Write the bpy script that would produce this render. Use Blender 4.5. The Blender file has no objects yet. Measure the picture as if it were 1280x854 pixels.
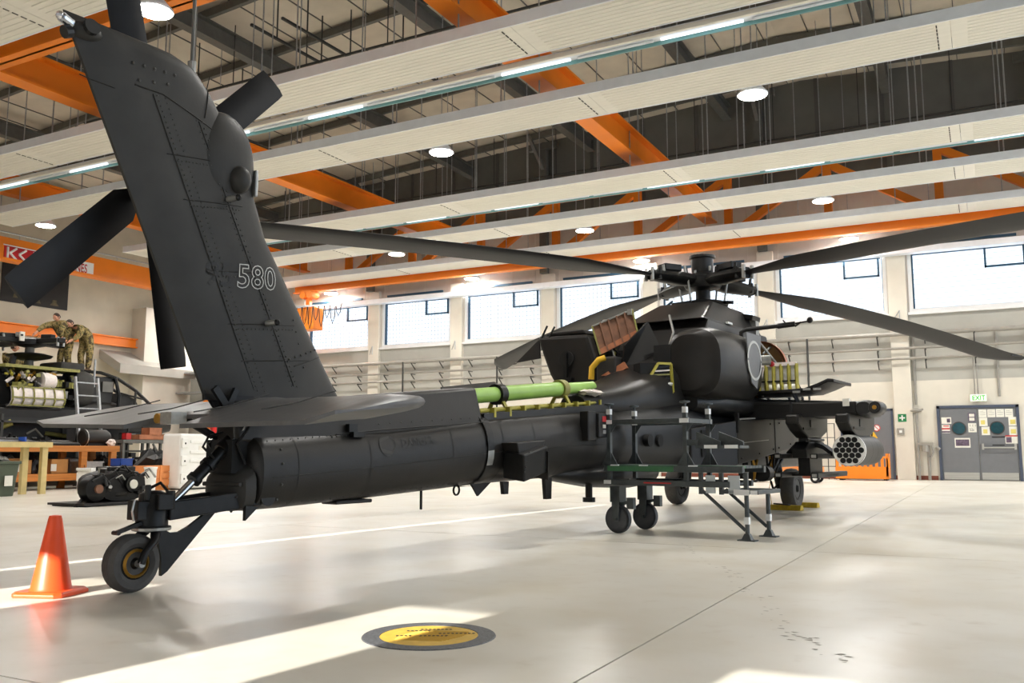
import bpy, bmesh, math, random
from mathutils import Vector, Matrix
random.seed(7)
S = bpy.context.scene
COL = S.collection
R = math.radians
PI = math.pi

# ------------------------------------------------------------------ camera
cam_d = bpy.data.cameras.new('camera'); cam = bpy.data.objects.new('camera', cam_d); COL.objects.link(cam)
cam.location = (0, 0, 0.87)
cam.rotation_euler = (PI/2 + math.atan2(137.34, 1113.3), 0, R(28.03))
cam_d.sensor_width = 36; cam_d.lens = 1113.3/1280*36
cam_d.clip_end = 300
S.camera = cam
# ------------------------------------------------------------------ world, sun, exposure
S.view_settings.view_transform = 'Standard'; S.view_settings.look = 'None'
S.view_settings.gamma = 1; S.view_settings.use_curve_mapping = False
S.view_settings.exposure = 0.70
S.cycles.use_denoising = True
S.cycles.max_bounces = 8; S.cycles.diffuse_bounces = 4; S.cycles.glossy_bounces = 4
S.cycles.transparent_max_bounces = 12
S.cycles.caustics_reflective = False; S.cycles.caustics_refractive = False
W = bpy.data.worlds.new('sky'); S.world = W; W.use_nodes = True
bg = W.node_tree.nodes['Background']
bg.inputs[0].default_value = (0.86, 0.93, 1.0, 1); bg.inputs[1].default_value = 3.0
SUN_DIR = Vector((0.09, 1.0, -math.tan(R(20)))).normalized()
sd = bpy.data.lights.new('sun', 'SUN'); so = bpy.data.objects.new('sun', sd); COL.objects.link(so)
sd.energy = 9.5; sd.angle = R(0.35); sd.color = (1, .96, .88)
so.rotation_euler = SUN_DIR.to_track_quat('-Z', 'Y').to_euler(); so.location = (0, -20, 20)
def portal(name, c, w, h, rot):
    l = bpy.data.lights.new(name, 'AREA'); l.shape = 'RECTANGLE'; l.size = w; l.size_y = h
    l.cycles.is_portal = True
    o = bpy.data.objects.new(name, l); COL.objects.link(o); o.location = c; o.rotation_euler = rot
    return o

# ------------------------------------------------------------------ materials
def lin(c):
    r = []
    for v in c:
        v /= 255.0
        r.append(v/12.92 if v <= .04045 else ((v+.055)/1.055)**2.4)
    return (*r, 1)
MATS = {}
def mat(name, rgb, rough=.6, metal=0, var=.12, scale=6, bump=0, bscale=40, coat=0, spec=.5, streak=None):
    if name in MATS: return MATS[name]
    m = bpy.data.materials.new(name); m.use_nodes = True; nt = m.node_tree; n = nt.nodes; L = nt.links
    b = n['Principled BSDF']
    b.inputs['Roughness'].default_value = rough; b.inputs['Metallic'].default_value = metal
    b.inputs['Specular IOR Level'].default_value = spec
    if coat: b.inputs['Coat Weight'].default_value = coat
    c = lin(rgb)
    if var:
        tc = n.new('ShaderNodeTexCoord'); mp = n.new('ShaderNodeMapping'); L.new(tc.outputs['Object'], mp.inputs[0])
        if streak: mp.inputs['Scale'].default_value = streak
        nz = n.new('ShaderNodeTexNoise'); nz.inputs['Scale'].default_value = scale; nz.inputs['Detail'].default_value = 5
        L.new(mp.outputs[0], nz.inputs['Vector'])
        mx = n.new('ShaderNodeMix'); mx.data_type = 'RGBA'
        mx.inputs[6].default_value = (*[v*(1-var) for v in c[:3]], 1); mx.inputs[7].default_value = (*[min(1, v*(1+var)) for v in c[:3]], 1)
        rp = n.new('ShaderNodeMapRange'); rp.inputs[1].default_value = .3; rp.inputs[2].default_value = .7
        L.new(nz.outputs[0], rp.inputs[0]); L.new(rp.outputs[0], mx.inputs[0]); L.new(mx.outputs[2], b.inputs['Base Color'])
        if bump:
            n2 = n.new('ShaderNodeTexNoise'); n2.inputs['Scale'].default_value = bscale; n2.inputs['Detail'].default_value = 3
            L.new(mp.outputs[0], n2.inputs['Vector'])
            bp = n.new('ShaderNodeBump'); bp.inputs['Strength'].default_value = bump; bp.inputs['Distance'].default_value = .01
            L.new(n2.outputs[0], bp.inputs['Height']); L.new(bp.outputs[0], b.inputs['Normal'])
    else: b.inputs['Base Color'].default_value = c
    MATS[name] = m
    return m
def emat(name, rgb, st):
    m = bpy.data.materials.new(name); m.use_nodes = True; b = m.node_tree.nodes['Principled BSDF']
    b.inputs['Base Color'].default_value = lin(rgb); b.inputs['Emission Color'].default_value = lin(rgb); b.inputs['Emission Strength'].default_value = st
    MATS[name] = m; return m
def glassmat(name, tint=(235, 242, 250), refl=.12):
    m = bpy.data.materials.new(name); m.use_nodes = True; nt = m.node_tree; n = nt.nodes; n.clear()
    o = n.new('ShaderNodeOutputMaterial'); t = n.new('ShaderNodeBsdfTransparent'); g = n.new('ShaderNodeBsdfGlossy'); x = n.new('ShaderNodeMixShader')
    t.inputs[0].default_value = lin(tint); g.inputs['Roughness'].default_value = .05
    x.inputs[0].default_value = refl
    nt.links.new(t.outputs[0], x.inputs[1]); nt.links.new(g.outputs[0], x.inputs[2]); nt.links.new(x.outputs[0], o.inputs[0])
    MATS[name] = m; return m

# ------------------------------------------------------------------ mesh helpers
def basis(d):
    d = Vector(d).normalized(); a = Vector((0, 0, 1)) if abs(d.z) < .9 else Vector((1, 0, 0))
    u = d.cross(a).normalized(); return d, u, d.cross(u)
class MB:
    def __init__(s): s.v = []; s.f = []
    def add(s, vs, fs):
        o = len(s.v); s.v += [tuple(v) for v in vs]; s.f += [tuple(i+o for i in f) for f in fs]; return s
    def box(s, c, d, rot=None, bev=0):
        x, y, z = (k/2 for k in d)
        vs = [Vector((i*x, j*y, k*z)) for i in (-1, 1) for j in (-1, 1) for k in (-1, 1)]
        if rot is not None:
            M = rot if isinstance(rot, Matrix) else Matrix.Rotation(rot, 3, 'Z'); vs = [M @ v for v in vs]
        c = Vector(c)
        return s.add([v+c for v in vs], [(0,1,3,2),(4,6,7,5),(0,4,5,1),(2,3,7,6),(0,2,6,4),(1,5,7,3)])
    def b2(s, lo, hi): return s.box([(a+b)/2 for a, b in zip(lo, hi)], [abs(b-a) for a, b in zip(lo, hi)])
    def cyl(s, p0, p1, r0, r1=None, n=12, caps=True):
        r1 = r0 if r1 is None else r1; p0 = Vector(p0); p1 = Vector(p1); d, u, w = basis(p1-p0)
        vs = []
        for p, r in ((p0, r0), (p1, r1)):
            for i in range(n):
                a = 2*PI*i/n; vs.append(p+u*math.cos(a)*r+w*math.sin(a)*r)
        fs = [(i, (i+1) % n, n+(i+1) % n, n+i) for i in range(n)]
        if caps: fs += [tuple(range(n))[::-1], tuple(range(n, 2*n))]
        return s.add(vs, fs)
    def tube(s, pts, r, n=8):
        pts = [Vector(p) for p in pts]; vs = []; rr = r if isinstance(r, (list, tuple)) else [r]*len(pts)
        u = None
        for i, p in enumerate(pts):
            d = (pts[min(i+1, len(pts)-1)]-pts[max(i-1, 0)]).normalized()
            if u is None: _, u, w = basis(d)
            else:
                u = (u-d*u.dot(d)).normalized(); w = d.cross(u)
            for k in range(n):
                a = 2*PI*k/n; vs.append(p+u*math.cos(a)*rr[i]+w*math.sin(a)*rr[i])
        fs = []
        for i in range(len(pts)-1):
            for k in range(n): fs.append((i*n+k, i*n+(k+1) % n, (i+1)*n+(k+1) % n, (i+1)*n+k))
        m = (len(pts)-1)*n
        fs += [tuple(range(n))[::-1], tuple(m+k for k in range(n))]
        return s.add(vs, fs)
    def rings(s, rings, close=True, caps=True):
        n = len(rings[0]); vs = [p for r in rings for p in r]; fs = []
        for i in range(len(rings)-1):
            for k in range(n if close else n-1): fs.append((i*n+k, i*n+(k+1) % n, (i+1)*n+(k+1) % n, (i+1)*n+k))
        if caps:
            fs += [tuple(range(n))[::-1], tuple((len(rings)-1)*n+k for k in range(n))]
        return s.add(vs, fs)
    def lathe(s, prof, c=(0, 0, 0), axis=(0, 0, 1), n=20, caps=True):
        d, u, w = basis(axis); c = Vector(c)
        return s.rings([[c+d*h+(u*math.cos(2*PI*k/n)+w*math.sin(2*PI*k/n))*r for k in range(n)] for r, h in prof], caps=caps)
    def prism(s, poly, a, b, axis='y'):
        """poly of 2D points extruded between a and b along axis"""
        def P(q, t): return {'x': (t, q[0], q[1]), 'y': (q[0], t, q[1]), 'z': (q[0], q[1], t)}[axis]
        n = len(poly)
        return s.add([P(q, a) for q in poly]+[P(q, b) for q in poly],
                     [tuple(range(n))[::-1], tuple(range(n, 2*n))]+[(i, (i+1) % n, n+(i+1) % n, n+i) for i in range(n)])
    def sphere(s, c, r, nu=12, nv=8):
        rx, ry, rz = r if isinstance(r, (tuple, list)) else (r, r, r)
        rg = []
        for j in range(nv+1):
            t = -PI/2+PI*j/nv; t = max(-PI/2+.02, min(PI/2-.02, t))
            rg.append([(c[0]+rx*math.cos(t)*math.cos(2*PI*i/nu), c[1]+ry*math.cos(t)*math.sin(2*PI*i/nu), c[2]+rz*math.sin(t)) for i in range(nu)])
        return s.rings(rg)
    def bar(s, p0, p1, w, h, upv=(0, 0, 1)):
        p0 = Vector(p0); p1 = Vector(p1); d = (p1-p0); L = d.length; d.normalize()
        upv = Vector(upv)
        if abs(d.dot(upv)) > .98: upv = Vector((1, 0, 0))
        y = upv.cross(d).normalized(); z = d.cross(y)
        M = Matrix((d, y, z)).transposed()
        return s.box((p0+p1)/2, (L, w, h), M)
    def ibeam(s, p0, p1, w, h, t=.03):
        s.bar(Vector(p0)+Vector((0, 0, h/2-t/2)), Vector(p1)+Vector((0, 0, h/2-t/2)), w, t)
        s.bar(Vector(p0)-Vector((0, 0, h/2-t/2)), Vector(p1)-Vector((0, 0, h/2-t/2)), w, t)
        return s.bar(p0, p1, t*.8, h-2*t)
    def mesh(s, name, m, smooth=None):
        me = bpy.data.meshes.new(name); me.from_pydata(s.v, [], s.f); me.update()
        b = bmesh.new(); b.from_mesh(me); bmesh.ops.recalc_face_normals(b, faces=b.faces); b.to_mesh(me); b.free()
        if m: me.materials.append(MATS[m] if isinstance(m, str) else m)
        if smooth:
            me.shade_smooth(); me.set_sharp_from_angle(angle=R(smooth))
        return me
    def build(s, name, m, parent=None, smooth=None, bev=0, loc=None, rotz=0):
        o = bpy.data.objects.new(name, s.mesh(name, m, smooth)); COL.objects.link(o); o.parent = parent
        if loc is not None: o.location = loc
        if rotz: o.rotation_euler = (0, 0, rotz)
        if bev:
            k = o.modifiers.new('bev', 'BEVEL'); k.width = bev; k.segments = 2; k.limit_method = 'ANGLE'; k.angle_limit = R(40)
        return o
def sring(x, yc, zc, ry, rz, e=2.4, n=28):
    """a rounded-box ring across the x axis"""
    out = []
    for k in range(n):
        a = 2*PI*k/n; c, s_ = math.cos(a), math.sin(a)
        out.append((x, yc+ry*math.copysign(abs(c)**(2/e), c), zc+rz*math.copysign(abs(s_)**(2/e), s_)))
    return out
def tag(o, label=None, cat=None, group=None, kind=None):
    if label: o['label'] = label
    if cat: o['category'] = cat
    if group: o['group'] = group
    if kind: o['kind'] = kind
    return o
def thing(name, label, cat, loc=(0, 0, 0), rotz=0, group=None):
    o = bpy.data.objects.new(name, None); COL.objects.link(o); o.location = loc; o.rotation_euler = (0, 0, rotz)
    o.empty_display_size = .1
    return tag(o, label, cat, group)
def struct(o): o['kind'] = 'structure'; return o
def sempty(name, loc=(0, 0, 0)):
    o = bpy.data.objects.new(name, None); COL.objects.link(o); o.location = loc; return struct(o)
def dup(o, parent=None, loc=None, deep=True):
    c = o.copy(); COL.objects.link(c); c.parent = parent
    if loc is not None: c.location = loc
    if deep:
        for ch in list(o.children): dup(ch, c)
    return c
FONTC = {}
def text_geo(t, size=1, bold=0):
    """flat text as verts and faces in the xy plane, left aligned at the origin"""
    cu = bpy.data.curves.new('t', 'FONT'); cu.body = t; cu.size = size; cu.resolution_u = 3; cu.offset = bold
    o = bpy.data.objects.new('t', cu); COL.objects.link(o)
    dg = bpy.context.evaluated_depsgraph_get(); dg.update(); me = o.evaluated_get(dg).to_mesh()
    vs = [tuple(v.co) for v in me.vertices]; fs = [tuple(p.vertices) for p in me.polygons]
    o.evaluated_get(dg).to_mesh_clear(); bpy.data.objects.remove(o); bpy.data.curves.remove(cu)
    return vs, fs
def text_obj(name, t, size, m, fn, parent=None, bold=0):
    vs, fs = text_geo(t, size, bold)
    b = MB(); b.add([fn(v[0], v[1]) for v in vs], fs)
    me = bpy.data.meshes.new(name); me.from_pydata(b.v, [], b.f); me.materials.append(MATS[m]); me.update()
    o = bpy.data.objects.new(name, me); COL.objects.link(o); o.parent = parent
    return o
ORD = ['first', 'second', 'third', 'fourth', 'fifth', 'sixth', 'seventh', 'eighth', 'ninth', 'tenth', 'eleventh', 'twelfth']

# palette
mat('cream_wall', (216, 210, 197), .7, var=.05, scale=1.5)
mat('grey_infill', (176, 174, 166), .75, var=.05, scale=2)
mat('pale_cladding', (204, 196, 188), .6, var=.05, scale=2)
mat('dark_cladding', (108, 107, 102), .6, var=.08, scale=2)
mat('dark_rib', (90, 90, 86), .6, var=.05)
mat('roof_sheet', (212, 203, 186), .8, var=.06, scale=2)
mat('steel_grey', (104, 103, 98), .55, .2, var=.1)
mat('dark_steel', (60, 60, 58), .5, .3, var=.1)
mat('crane_orange', (240, 132, 22), .45, var=.06, scale=1.2, spec=.5)
mat('panel_white', (234, 231, 220), .55, var=.04, scale=3, streak=(.2, 3, 1))
mat('flange_white', (236, 240, 246), .4, var=.03)
mat('seam_dark', (70, 68, 62), .8, var=0)
mat('galv', (170, 172, 174), .4, .6, var=.15, scale=20)
mat('pipe_grey', (150, 146, 138), .5, .2, var=.08)
mat('frame_white', (226, 226, 226), .5, var=.03)
mat('frame_blue', (38, 74, 96), .45, var=.05)
mat('door_grey', (112, 114, 118), .5, var=.04)
mat('door_frame', (70, 78, 96), .45, var=.04)
mat('brushed', (190, 190, 186), .35, .8, var=.1, streak=(.3, 4, 8))
mat('brown_skirting', (120, 62, 44), .5, var=.1)
mat('white_paint', (238, 238, 234), .5, var=.03)
mat('paper', (226, 224, 214), .7, var=.05, scale=12)
mat('black', (20, 20, 21), .5, var=.2)
mat('rubber', (30, 30, 31), .75, var=.2, scale=20)
mat('red', (190, 30, 32), .45, var=.08)
mat('yellow', (226, 178, 40), .5, var=.1)
mat('green_sign', (24, 120, 70), .5, var=.05)
mat('blue', (40, 80, 170), .45, var=.08)
glassmat('window_glass'); glassmat('wired_glass', (206, 210, 215), .04); mat('cream_wall_dim', (204, 196, 176), .7, var=.05, scale=1.5)  # left wall cream, darkened in colour for its distance from the lamps
emat('lamp_glow', (255, 250, 235), 30)
emat('exit_glow', (190, 240, 170), 1.2)
# ================================================================== HANGAR
XL, XR, YB, YF = -34.0, 22.0, -5.0, 30.3
RIDGE_X, RIDGE_Z, SLOPE = -5.0, 13.45, .058
def roof_z(x): return RIDGE_Z - SLOPE*abs(x-RIDGE_X)
# ---- floor: polished concrete in sawn slabs
def floor_mat():
    m = bpy.data.materials.new('polished_concrete'); m.use_nodes = True; nt = m.node_tree; n = nt.nodes; L = nt.links
    b = n['Principled BSDF']
    g = n.new('ShaderNodeNewGeometry')
    def noise(sc, det=4, stretch=None):
        z = n.new('ShaderNodeTexNoise'); z.inputs['Scale'].default_value = sc; z.inputs['Detail'].default_value = det
        if stretch:
            mp = n.new('ShaderNodeMapping'); mp.inputs['Scale'].default_value = stretch; L.new(g.outputs['Position'], mp.inputs[0]); L.new(mp.outputs[0], z.inputs['Vector'])
        else: L.new(g.outputs['Position'], z.inputs['Vector'])
        return z
    def ramp(src, a, b_):
        r = n.new('ShaderNodeMapRange'); r.interpolation_type = 'SMOOTHERSTEP'; r.inputs[1].default_value = a; r.inputs[2].default_value = b_; L.new(src, r.inputs[0]); return r.outputs[0]
    def mixc(f, c1, c2):
        x = n.new('ShaderNodeMix'); x.data_type = 'RGBA'; L.new(f, x.inputs[0])
        for k, c in ((6, c1), (7, c2)):
            if isinstance(c, tuple): x.inputs[k].default_value = c
            else: L.new(c, x.inputs[k])
        return x.outputs[2]
    n1 = noise(.35, 3); n2 = noise(1.6, 3); n3 = noise(6, 4); n4 = noise(.5, 2)
    c = mixc(ramp(n1.outputs[0], .2, .8), lin((205, 201, 190)), lin((222, 219, 210)))
    c = mixc(ramp(n2.outputs[0], .3, .9), c, lin((200, 193, 176)))
    c = mixc(ramp(n3.outputs[0], .5, .95), c, lin((194, 186, 170)))
    L.new(c, b.inputs['Base Color'])
    r = n.new('ShaderNodeMapRange'); r.inputs[1].default_value = .2; r.inputs[2].default_value = .8; r.inputs[3].default_value = .285; r.inputs[4].default_value = .35
    L.new(n4.outputs[0], r.inputs[0]); L.new(r.outputs[0], b.inputs['Roughness'])
    b.inputs['Specular IOR Level'].default_value = .5
    MATS['polished_concrete'] = m
floor_mat()
mat('joint_filler', (96, 90, 80), .8, var=.1)
fl = struct(MB().b2((XL-1, YB-8, -.3), (XR+1, YF+1, -.006)).build('floor', 'joint_filler'))
xs = [XL-1]+[-1.44+6*i for i in range(-5, 4)]+[XR+1]
ys = [YB-8]+[8.25+6*j for j in range(-3, 4)]+[YF]
for i in range(len(xs)-1):
    for j in range(len(ys)-1):
        MB().b2((xs[i]+.005, ys[j]+.005, -.1), (xs[i+1]-.005, ys[j+1]-.005, 0)).build('slab', 'polished_concrete', fl)

# ---- front wall with seven windows
WX = [-1.97-4.08*k for k in range(-5, 8)]          # left edges of the openings
WW, WZ0, WZ1 = 3.45, 5.2, 7.2
wb = MB()
wb.b2((XL, YF, 0), (XR, YF+.35, 3.05))
edges = sorted(WX)
wall_f = struct(wb.build('wall_front', 'cream_wall'))
ip = MB(); ip.b2((XL, YF+.03, 3.05), (XR, YF+.32, WZ0)); ip.build('infill_band', 'grey_infill', wall_f)
pr = MB()
for i, x in enumerate(edges):
    x1 = edges[i+1] if i+1 < len(edges) else XR
    pr.b2((x+WW, YF+.03, WZ0), (min(x1, XR), YF+.32, WZ1))
pr.b2((XL, YF+.03, WZ0), (edges[0], YF+.32, WZ1))
pr.b2((XL, YF+.03, WZ1), (XR, YF+.32, 9.9))
pr.build('pale_cladding', 'pale_cladding', wall_f)
dk = MB(); dk.prism([(XL, 9.9), (XR, 9.9), (XR, roof_z(XR)+.3), (RIDGE_X, RIDGE_Z+.3), (XL, roof_z(XL)+.3)], YF+.03, YF+.32)
dk.build('dark_cladding', 'dark_cladding', wall_f)
x = XL+.8
rib = MB().b2((-.06, -.04, 0), (.06, .03, 3.4)).mesh('rib', 'dark_rib')
while x < 6:
    o = bpy.data.objects.new('rib', rib); COL.objects.link(o); o.parent = wall_f; o.location = (x, YF+.03, 9.9); o.scale = (1, 1, (roof_z(x)-9.9)/3.4)
    if int((x-XL)/2.05) % 4 == 1:
        o = bpy.data.objects.new('rib', rib); COL.objects.link(o); o.parent = wall_f; o.location = (x+.35, YF+.03, 9.9); o.scale = (1, 1, (roof_z(x)-9.9)/3.4)
    x += 2.05
prb = MB().b2((-.02, -.02, 7.25), (.02, .03, 9.88)).mesh('sheet_rib', 'pale_cladding')
x = XL+.5
while x < 5:
    o = bpy.data.objects.new('sheet_rib', prb); COL.objects.link(o); o.parent = wall_f; o.location = (x, YF+.03, 0); x += 1.02
# pilasters between the windows
for i, x in enumerate(edges):
    if -30 < x < 6:
        m = MB(); m.b2((x-.59, YF-.12, 0), (x-.06, YF+.05, WZ1+.4))
        struct(m.build('pillar', 'cream_wall', None, bev=.01))
# steel columns above the windows up to the roof
for x in (-22.8, -14.6, -6.4, 1.9):
    m = MB(); m.bar((x, YF-.25, 7.6), (x, YF-.25, roof_z(x)-.2), .22, .3); m.bar((x, YF-.3, roof_z(x)-1.2), (x, YF-1.6, roof_z(x)-.25), .12, .12)
    m.bar((x-.6, YF-.3, roof_z(x)-.3), (x+.6, YF-.3, roof_z(x)-.3), .2, .25)
    struct(m.build('column', 'steel_grey'))
# windows
wi = 0
for x in edges:
    if x < -29 or x > 3: 
        continue
    wi += 1
    w = sempty('window_%d' % wi, (x, YF, WZ0))
    f = MB(); t = .11
    f.b2((0, .02, 0), (WW, .3, t)); f.b2((0, .02, 2-t), (WW, .3, 2)); f.b2((0, .02, t), (t, .3, 2-t)); f.b2((WW-t, .02, t), (WW, .3, 2-t))
    f.build('window_frame', 'frame_white', w)
    s = MB(); q = .05; a, b_, c, d = t, WW-t, t, 2-t
    s.b2((a, .1, c), (a+q, .2, d)); s.b2((b_-q*.5, .1, c), (b_, .2, d)); s.b2((a+q, .1, d-q), (b_-q, .2, d)); s.b2((a+q, .1, c), (b_-q, .2, c+q*.4))
    s.build('sash', 'frame_blue', w)
    vx0, vx1, vz0 = WW-1.3, WW-.2, 2-.75
    v = MB(); v.b2((vx0, .08, vz0), (vx0+.06, .16, d-q)); v.b2((vx1-.06, .08, vz0), (vx1, .16, d-q)); v.b2((vx0, .08, vz0), (vx1, .16, vz0+.06))
    v.build('vent_sash', 'frame_blue', w)
    MB().b2((a+q, .15, c+q*.4), (b_-q*.5, .158, d-q)).build('pane', 'wired_glass', w)
    gb = MB(); k = c+.15
    while k < d-q: gb.b2((a+q, .17, k), (b_-q, .18, k+.010)); k += .16
    if x < -8:
        k = a+.2
        while k < b_-q: gb.b2((k, .17, c), (k+.010, .18, d-q)); k += .16
    tag(gb.build('wire_grid', 'pipe_grey', w), kind='stuff')
    sl = MB().b2((-.05, -.1, -.08), (WW+.05, .12, 0)); sl.build('window_sill', 'frame_white', w)
    bl = MB().b2((.3, -.06, 2.12), (WW-.4, .03, 2.2)); bl.build('blind_box', 'frame_blue', w)
    # crank bracket below the window
    br = MB(); br.tube([(WW+.1, -.1, -.3), (WW+.35, -.25, .05), (WW+.35, -.25, -.3)], .018, 6); br.build('crank_bracket', 'galv', w)
    portal('window_light', (x+WW/2, YF+.02, WZ0+1), WW, 2, (-PI/2, 0, 0))
# long white tray along the window heads
m = MB(); m.b2((-27.4, YF-.5, 7.02), (12, YF-.12, 7.2)); tag(m.build('lighting_tray', 'flange_white'), 'long white tray running across the tops of the windows', 'cable tray')
# skirting
struct(MB().b2((XL, YF-.025, 0), (-1.42, YF, .13)).build('baseboard_front', 'brown_skirting'))
struct(MB().b2((.92, YF-.025, 0), (XR, YF, .13)).build('baseboard_front', 'brown_skirting'))
# ---- other walls
struct(MB().b2((XL-.3, YB, 0), (XL, YF, roof_z(XL)+.1)).build('wall_left', 'cream_wall_dim'))
rw = MB(); rw.b2((XR, YB, 0), (XR+.3, YF, 1.0)); rw.b2((XR, YB, 8.6), (XR+.3, YF, roof_z(XR)+.2))
yk = YB
for k in range(7):
    rw.b2((XR, yk, 1.0), (XR+.3, yk+.7, 8.6)); yk += 5.04
rw.b2((XR, yk, 1.0), (XR+.3, YF, 8.6))
struct(rw.build('wall_right', 'cream_wall'))
for k in range(7):  # unseen windows, added and enlarged to bring daylight in from this side
    y0 = YB+.7+5.04*k
    w = sempty('window_%d' % (20+k), (XR, y0, 1.0))
    MB().b2((.1, 0, 0), (.11, 4.34, 7.6)).build('pane', 'window_glass', w)
    f = MB(); f.b2((.05, 2.1, 0), (.2, 2.2, 7.6)); f.b2((.05, 0, 2.45), (.2, 4.34, 2.55)); f.build('window_frame', 'frame_white', w)
    portal('window_light', (XR-.02, y0+2.17, 4.8), 7.6, 4.34, (0, PI/2, 0))
# back wall: hangar doors standing slightly open (low sun falls in through the gaps)
def xb(x, y): return x-.09*(y-YB)                 # where a sun line through (x,y) on the floor meets the back wall
tan_e = math.tan(R(20))
gaps = []   # x0, x1, z0, z1
for (xa, ya, xc, yc, zlo, zhi) in (
        (-6.58, 4.22, -6.44, 4.12, 0, 7.0),
        (-5.62, 3.75, -4.90, 3.4, 0, (4.45-YB)*tan_e),
        (-3.16, 2.6, -2.52, 3.0, 0, (4.55-YB)*tan_e),
        (-.98, 3.5, -.5, 3.7, 0, (3.95-YB)*tan_e)):
    gaps.append((xb(xa, ya), xb(xc, yc), zlo, zhi))
bw = MB(); cur = XL
for (x0, x1, z0, z1) in gaps:
    bw.b2((cur, YB-.25, 0), (x0, YB, roof_z(cur)+.4)); bw.b2((x0, YB-.25, z1), (x1, YB, roof_z(x0)+.4)); cur = x1
bw.b2((cur, YB-.25, 0), (XR, YB, RIDGE_Z+.4))
struct(bw.build('wall_back', 'pale_cladding'))
# ---- roof
rf = MB()
rf.prism([(XL-.4, roof_z(XL-.4)), (RIDGE_X, RIDGE_Z), (XR+.4, roof_z(XR+.4)), (XR+.4, roof_z(XR+.4)+.25), (RIDGE_X, RIDGE_Z+.25), (XL-.4, roof_z(XL-.4)+.25)], YB-.4, YF+.4)
roof = struct(rf.build('ceiling', 'roof_sheet'))
lat = MB()
for x in [XL+1.3*k for k in range(44)]:
    lat.b2((x-.012, YB, roof_z(x)-.03), (x+.012, YF, roof_z(x)+.01))
tag(lat.build('sheet_seam', 'steel_grey', roof), kind='stuff')
for k, x in enumerate([-33.2, -28.3, -23.1, -17.9, -12.7, -7.5, -2.3, 2.9, 8.1, 13.3]):
    m = MB(); z = roof_z(x)-.6; m.ibeam((x, YB, z), (x, YF-.05, z), .3, .5, .035); struct(m.build('beam', 'steel_grey'))
for k in range(13):
    y = -2+2.6*k
    m = MB(); m.bar((XL, y, roof_z(XL)-.16), (RIDGE_X, y, RIDGE_Z-.16), .12, .22); m.bar((RIDGE_X, y, RIDGE_Z-.16), (XR, y, roof_z(XR)-.16), .12, .22)
    struct(m.build('purlin', 'steel_grey'))
# service pipes and brackets under the roof
for k, (x0, x1, y, z) in enumerate([(-24, 10, 17.1, 10.9), (-30, 12, 28.6, 10.9)]):
    m = MB(); m.cyl((x0, y, z), (x1, y, z), .035, n=8)
    x = x0+1
    while x < x1: m.cyl((x, y, z), (x, y, roof_z(x)-.1), .015, n=6); x += 2.6
    tag(m.build('sprinkler_pipe', 'dark_steel'), ['thin dark sprinkler pipe on drop rods under the roof middle', 'thin dark sprinkler pipe on drop rods near the gable wall'][k], 'pipe', 'roof pipes')
for k, (x, y) in enumerate([(-19.5, 16.5), (-15.3, 15.2), (-14.4, 15.3), (-13.2, 17.7)]):
    m = MB(); m.bar((x, y, 11.2), (x+.1, y+3.2, 11.2), .06, .06); m.cyl((x, y+.9, 11.2), (x, y+.9, 12.6), .02, n=6); m.cyl((x, y+2.6, 11.2), (x, y+2.6, 12.6), .02, n=6)
    tag(m.build('hanger_rail', 'dark_steel'), ['short dark steel rail hung under the roof, nearest the tall fin', 'short dark steel rail hung under the roof, second from the fin', 'short dark steel rail hung under the roof, third from the fin', 'short dark steel rail hung under the roof, farthest from the fin'][k], 'rail', 'hanger rails')

# ---- ceiling heating panels
PAN = [(7.65, 8.85), (12.4, 13.55), (15.6, 16.8), (20.9, 22.15), (24.05, 25.3), (27.85, 29.0)]
PZ = 7.9
SEAM = [-26.8, -19.8, -13.3, -6.65, -.17, 6.4, 12.9]
for i, (y0, y1) in enumerate(PAN):
    w = 'wide white ribbed heating panel hung under the roof, %s from the window wall' % ORD[len(PAN)-1-i]
    t = thing('heating_panel', w, 'heating panel', (0, (y0+y1)/2, PZ), 0, 'ceiling heating panels')
    h = (y1-y0)/2
    for k in range(len(SEAM)-1):
        a, b_ = SEAM[k], SEAM[k+1]
        s = MB(); s.b2((a+.004, -h, 0), (b_-.004, h, .05))
        for r in range(9):
            yy = -h+.1+(2*h-.2)*r/8; s.b2((a+.25, yy-.012, -.008), (b_-.25, yy+.012, 0))
        s.build('panel_section', 'panel_white', t)
        sm = MB()
        for r in range(7): 
            yy = -h+.12+(2*h-.3)*r/6
            sm.b2((b_-.22, yy, -.010), (b_-.20, yy+.1, .0)); 
        sm.build('seam_clips', 'seam_dark', t)
    for sgn in (-1, 1):
        MB().b2((SEAM[0], sgn*h-.012, -.01), (SEAM[-1], sgn*h+.012, .2)).build('side_flange', 'flange_white', t)
    for k in range(len(SEAM)-1):
        for dx in (.9, 1.8, 4.6, 5.5):
            x = SEAM[k]+dx
            MB().cyl((x, -h+.25, .05), (x, -h+.25, roof_z(x)-PZ-.05), .016, n=5).build('hanger_chain', 'galv', t)
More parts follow.
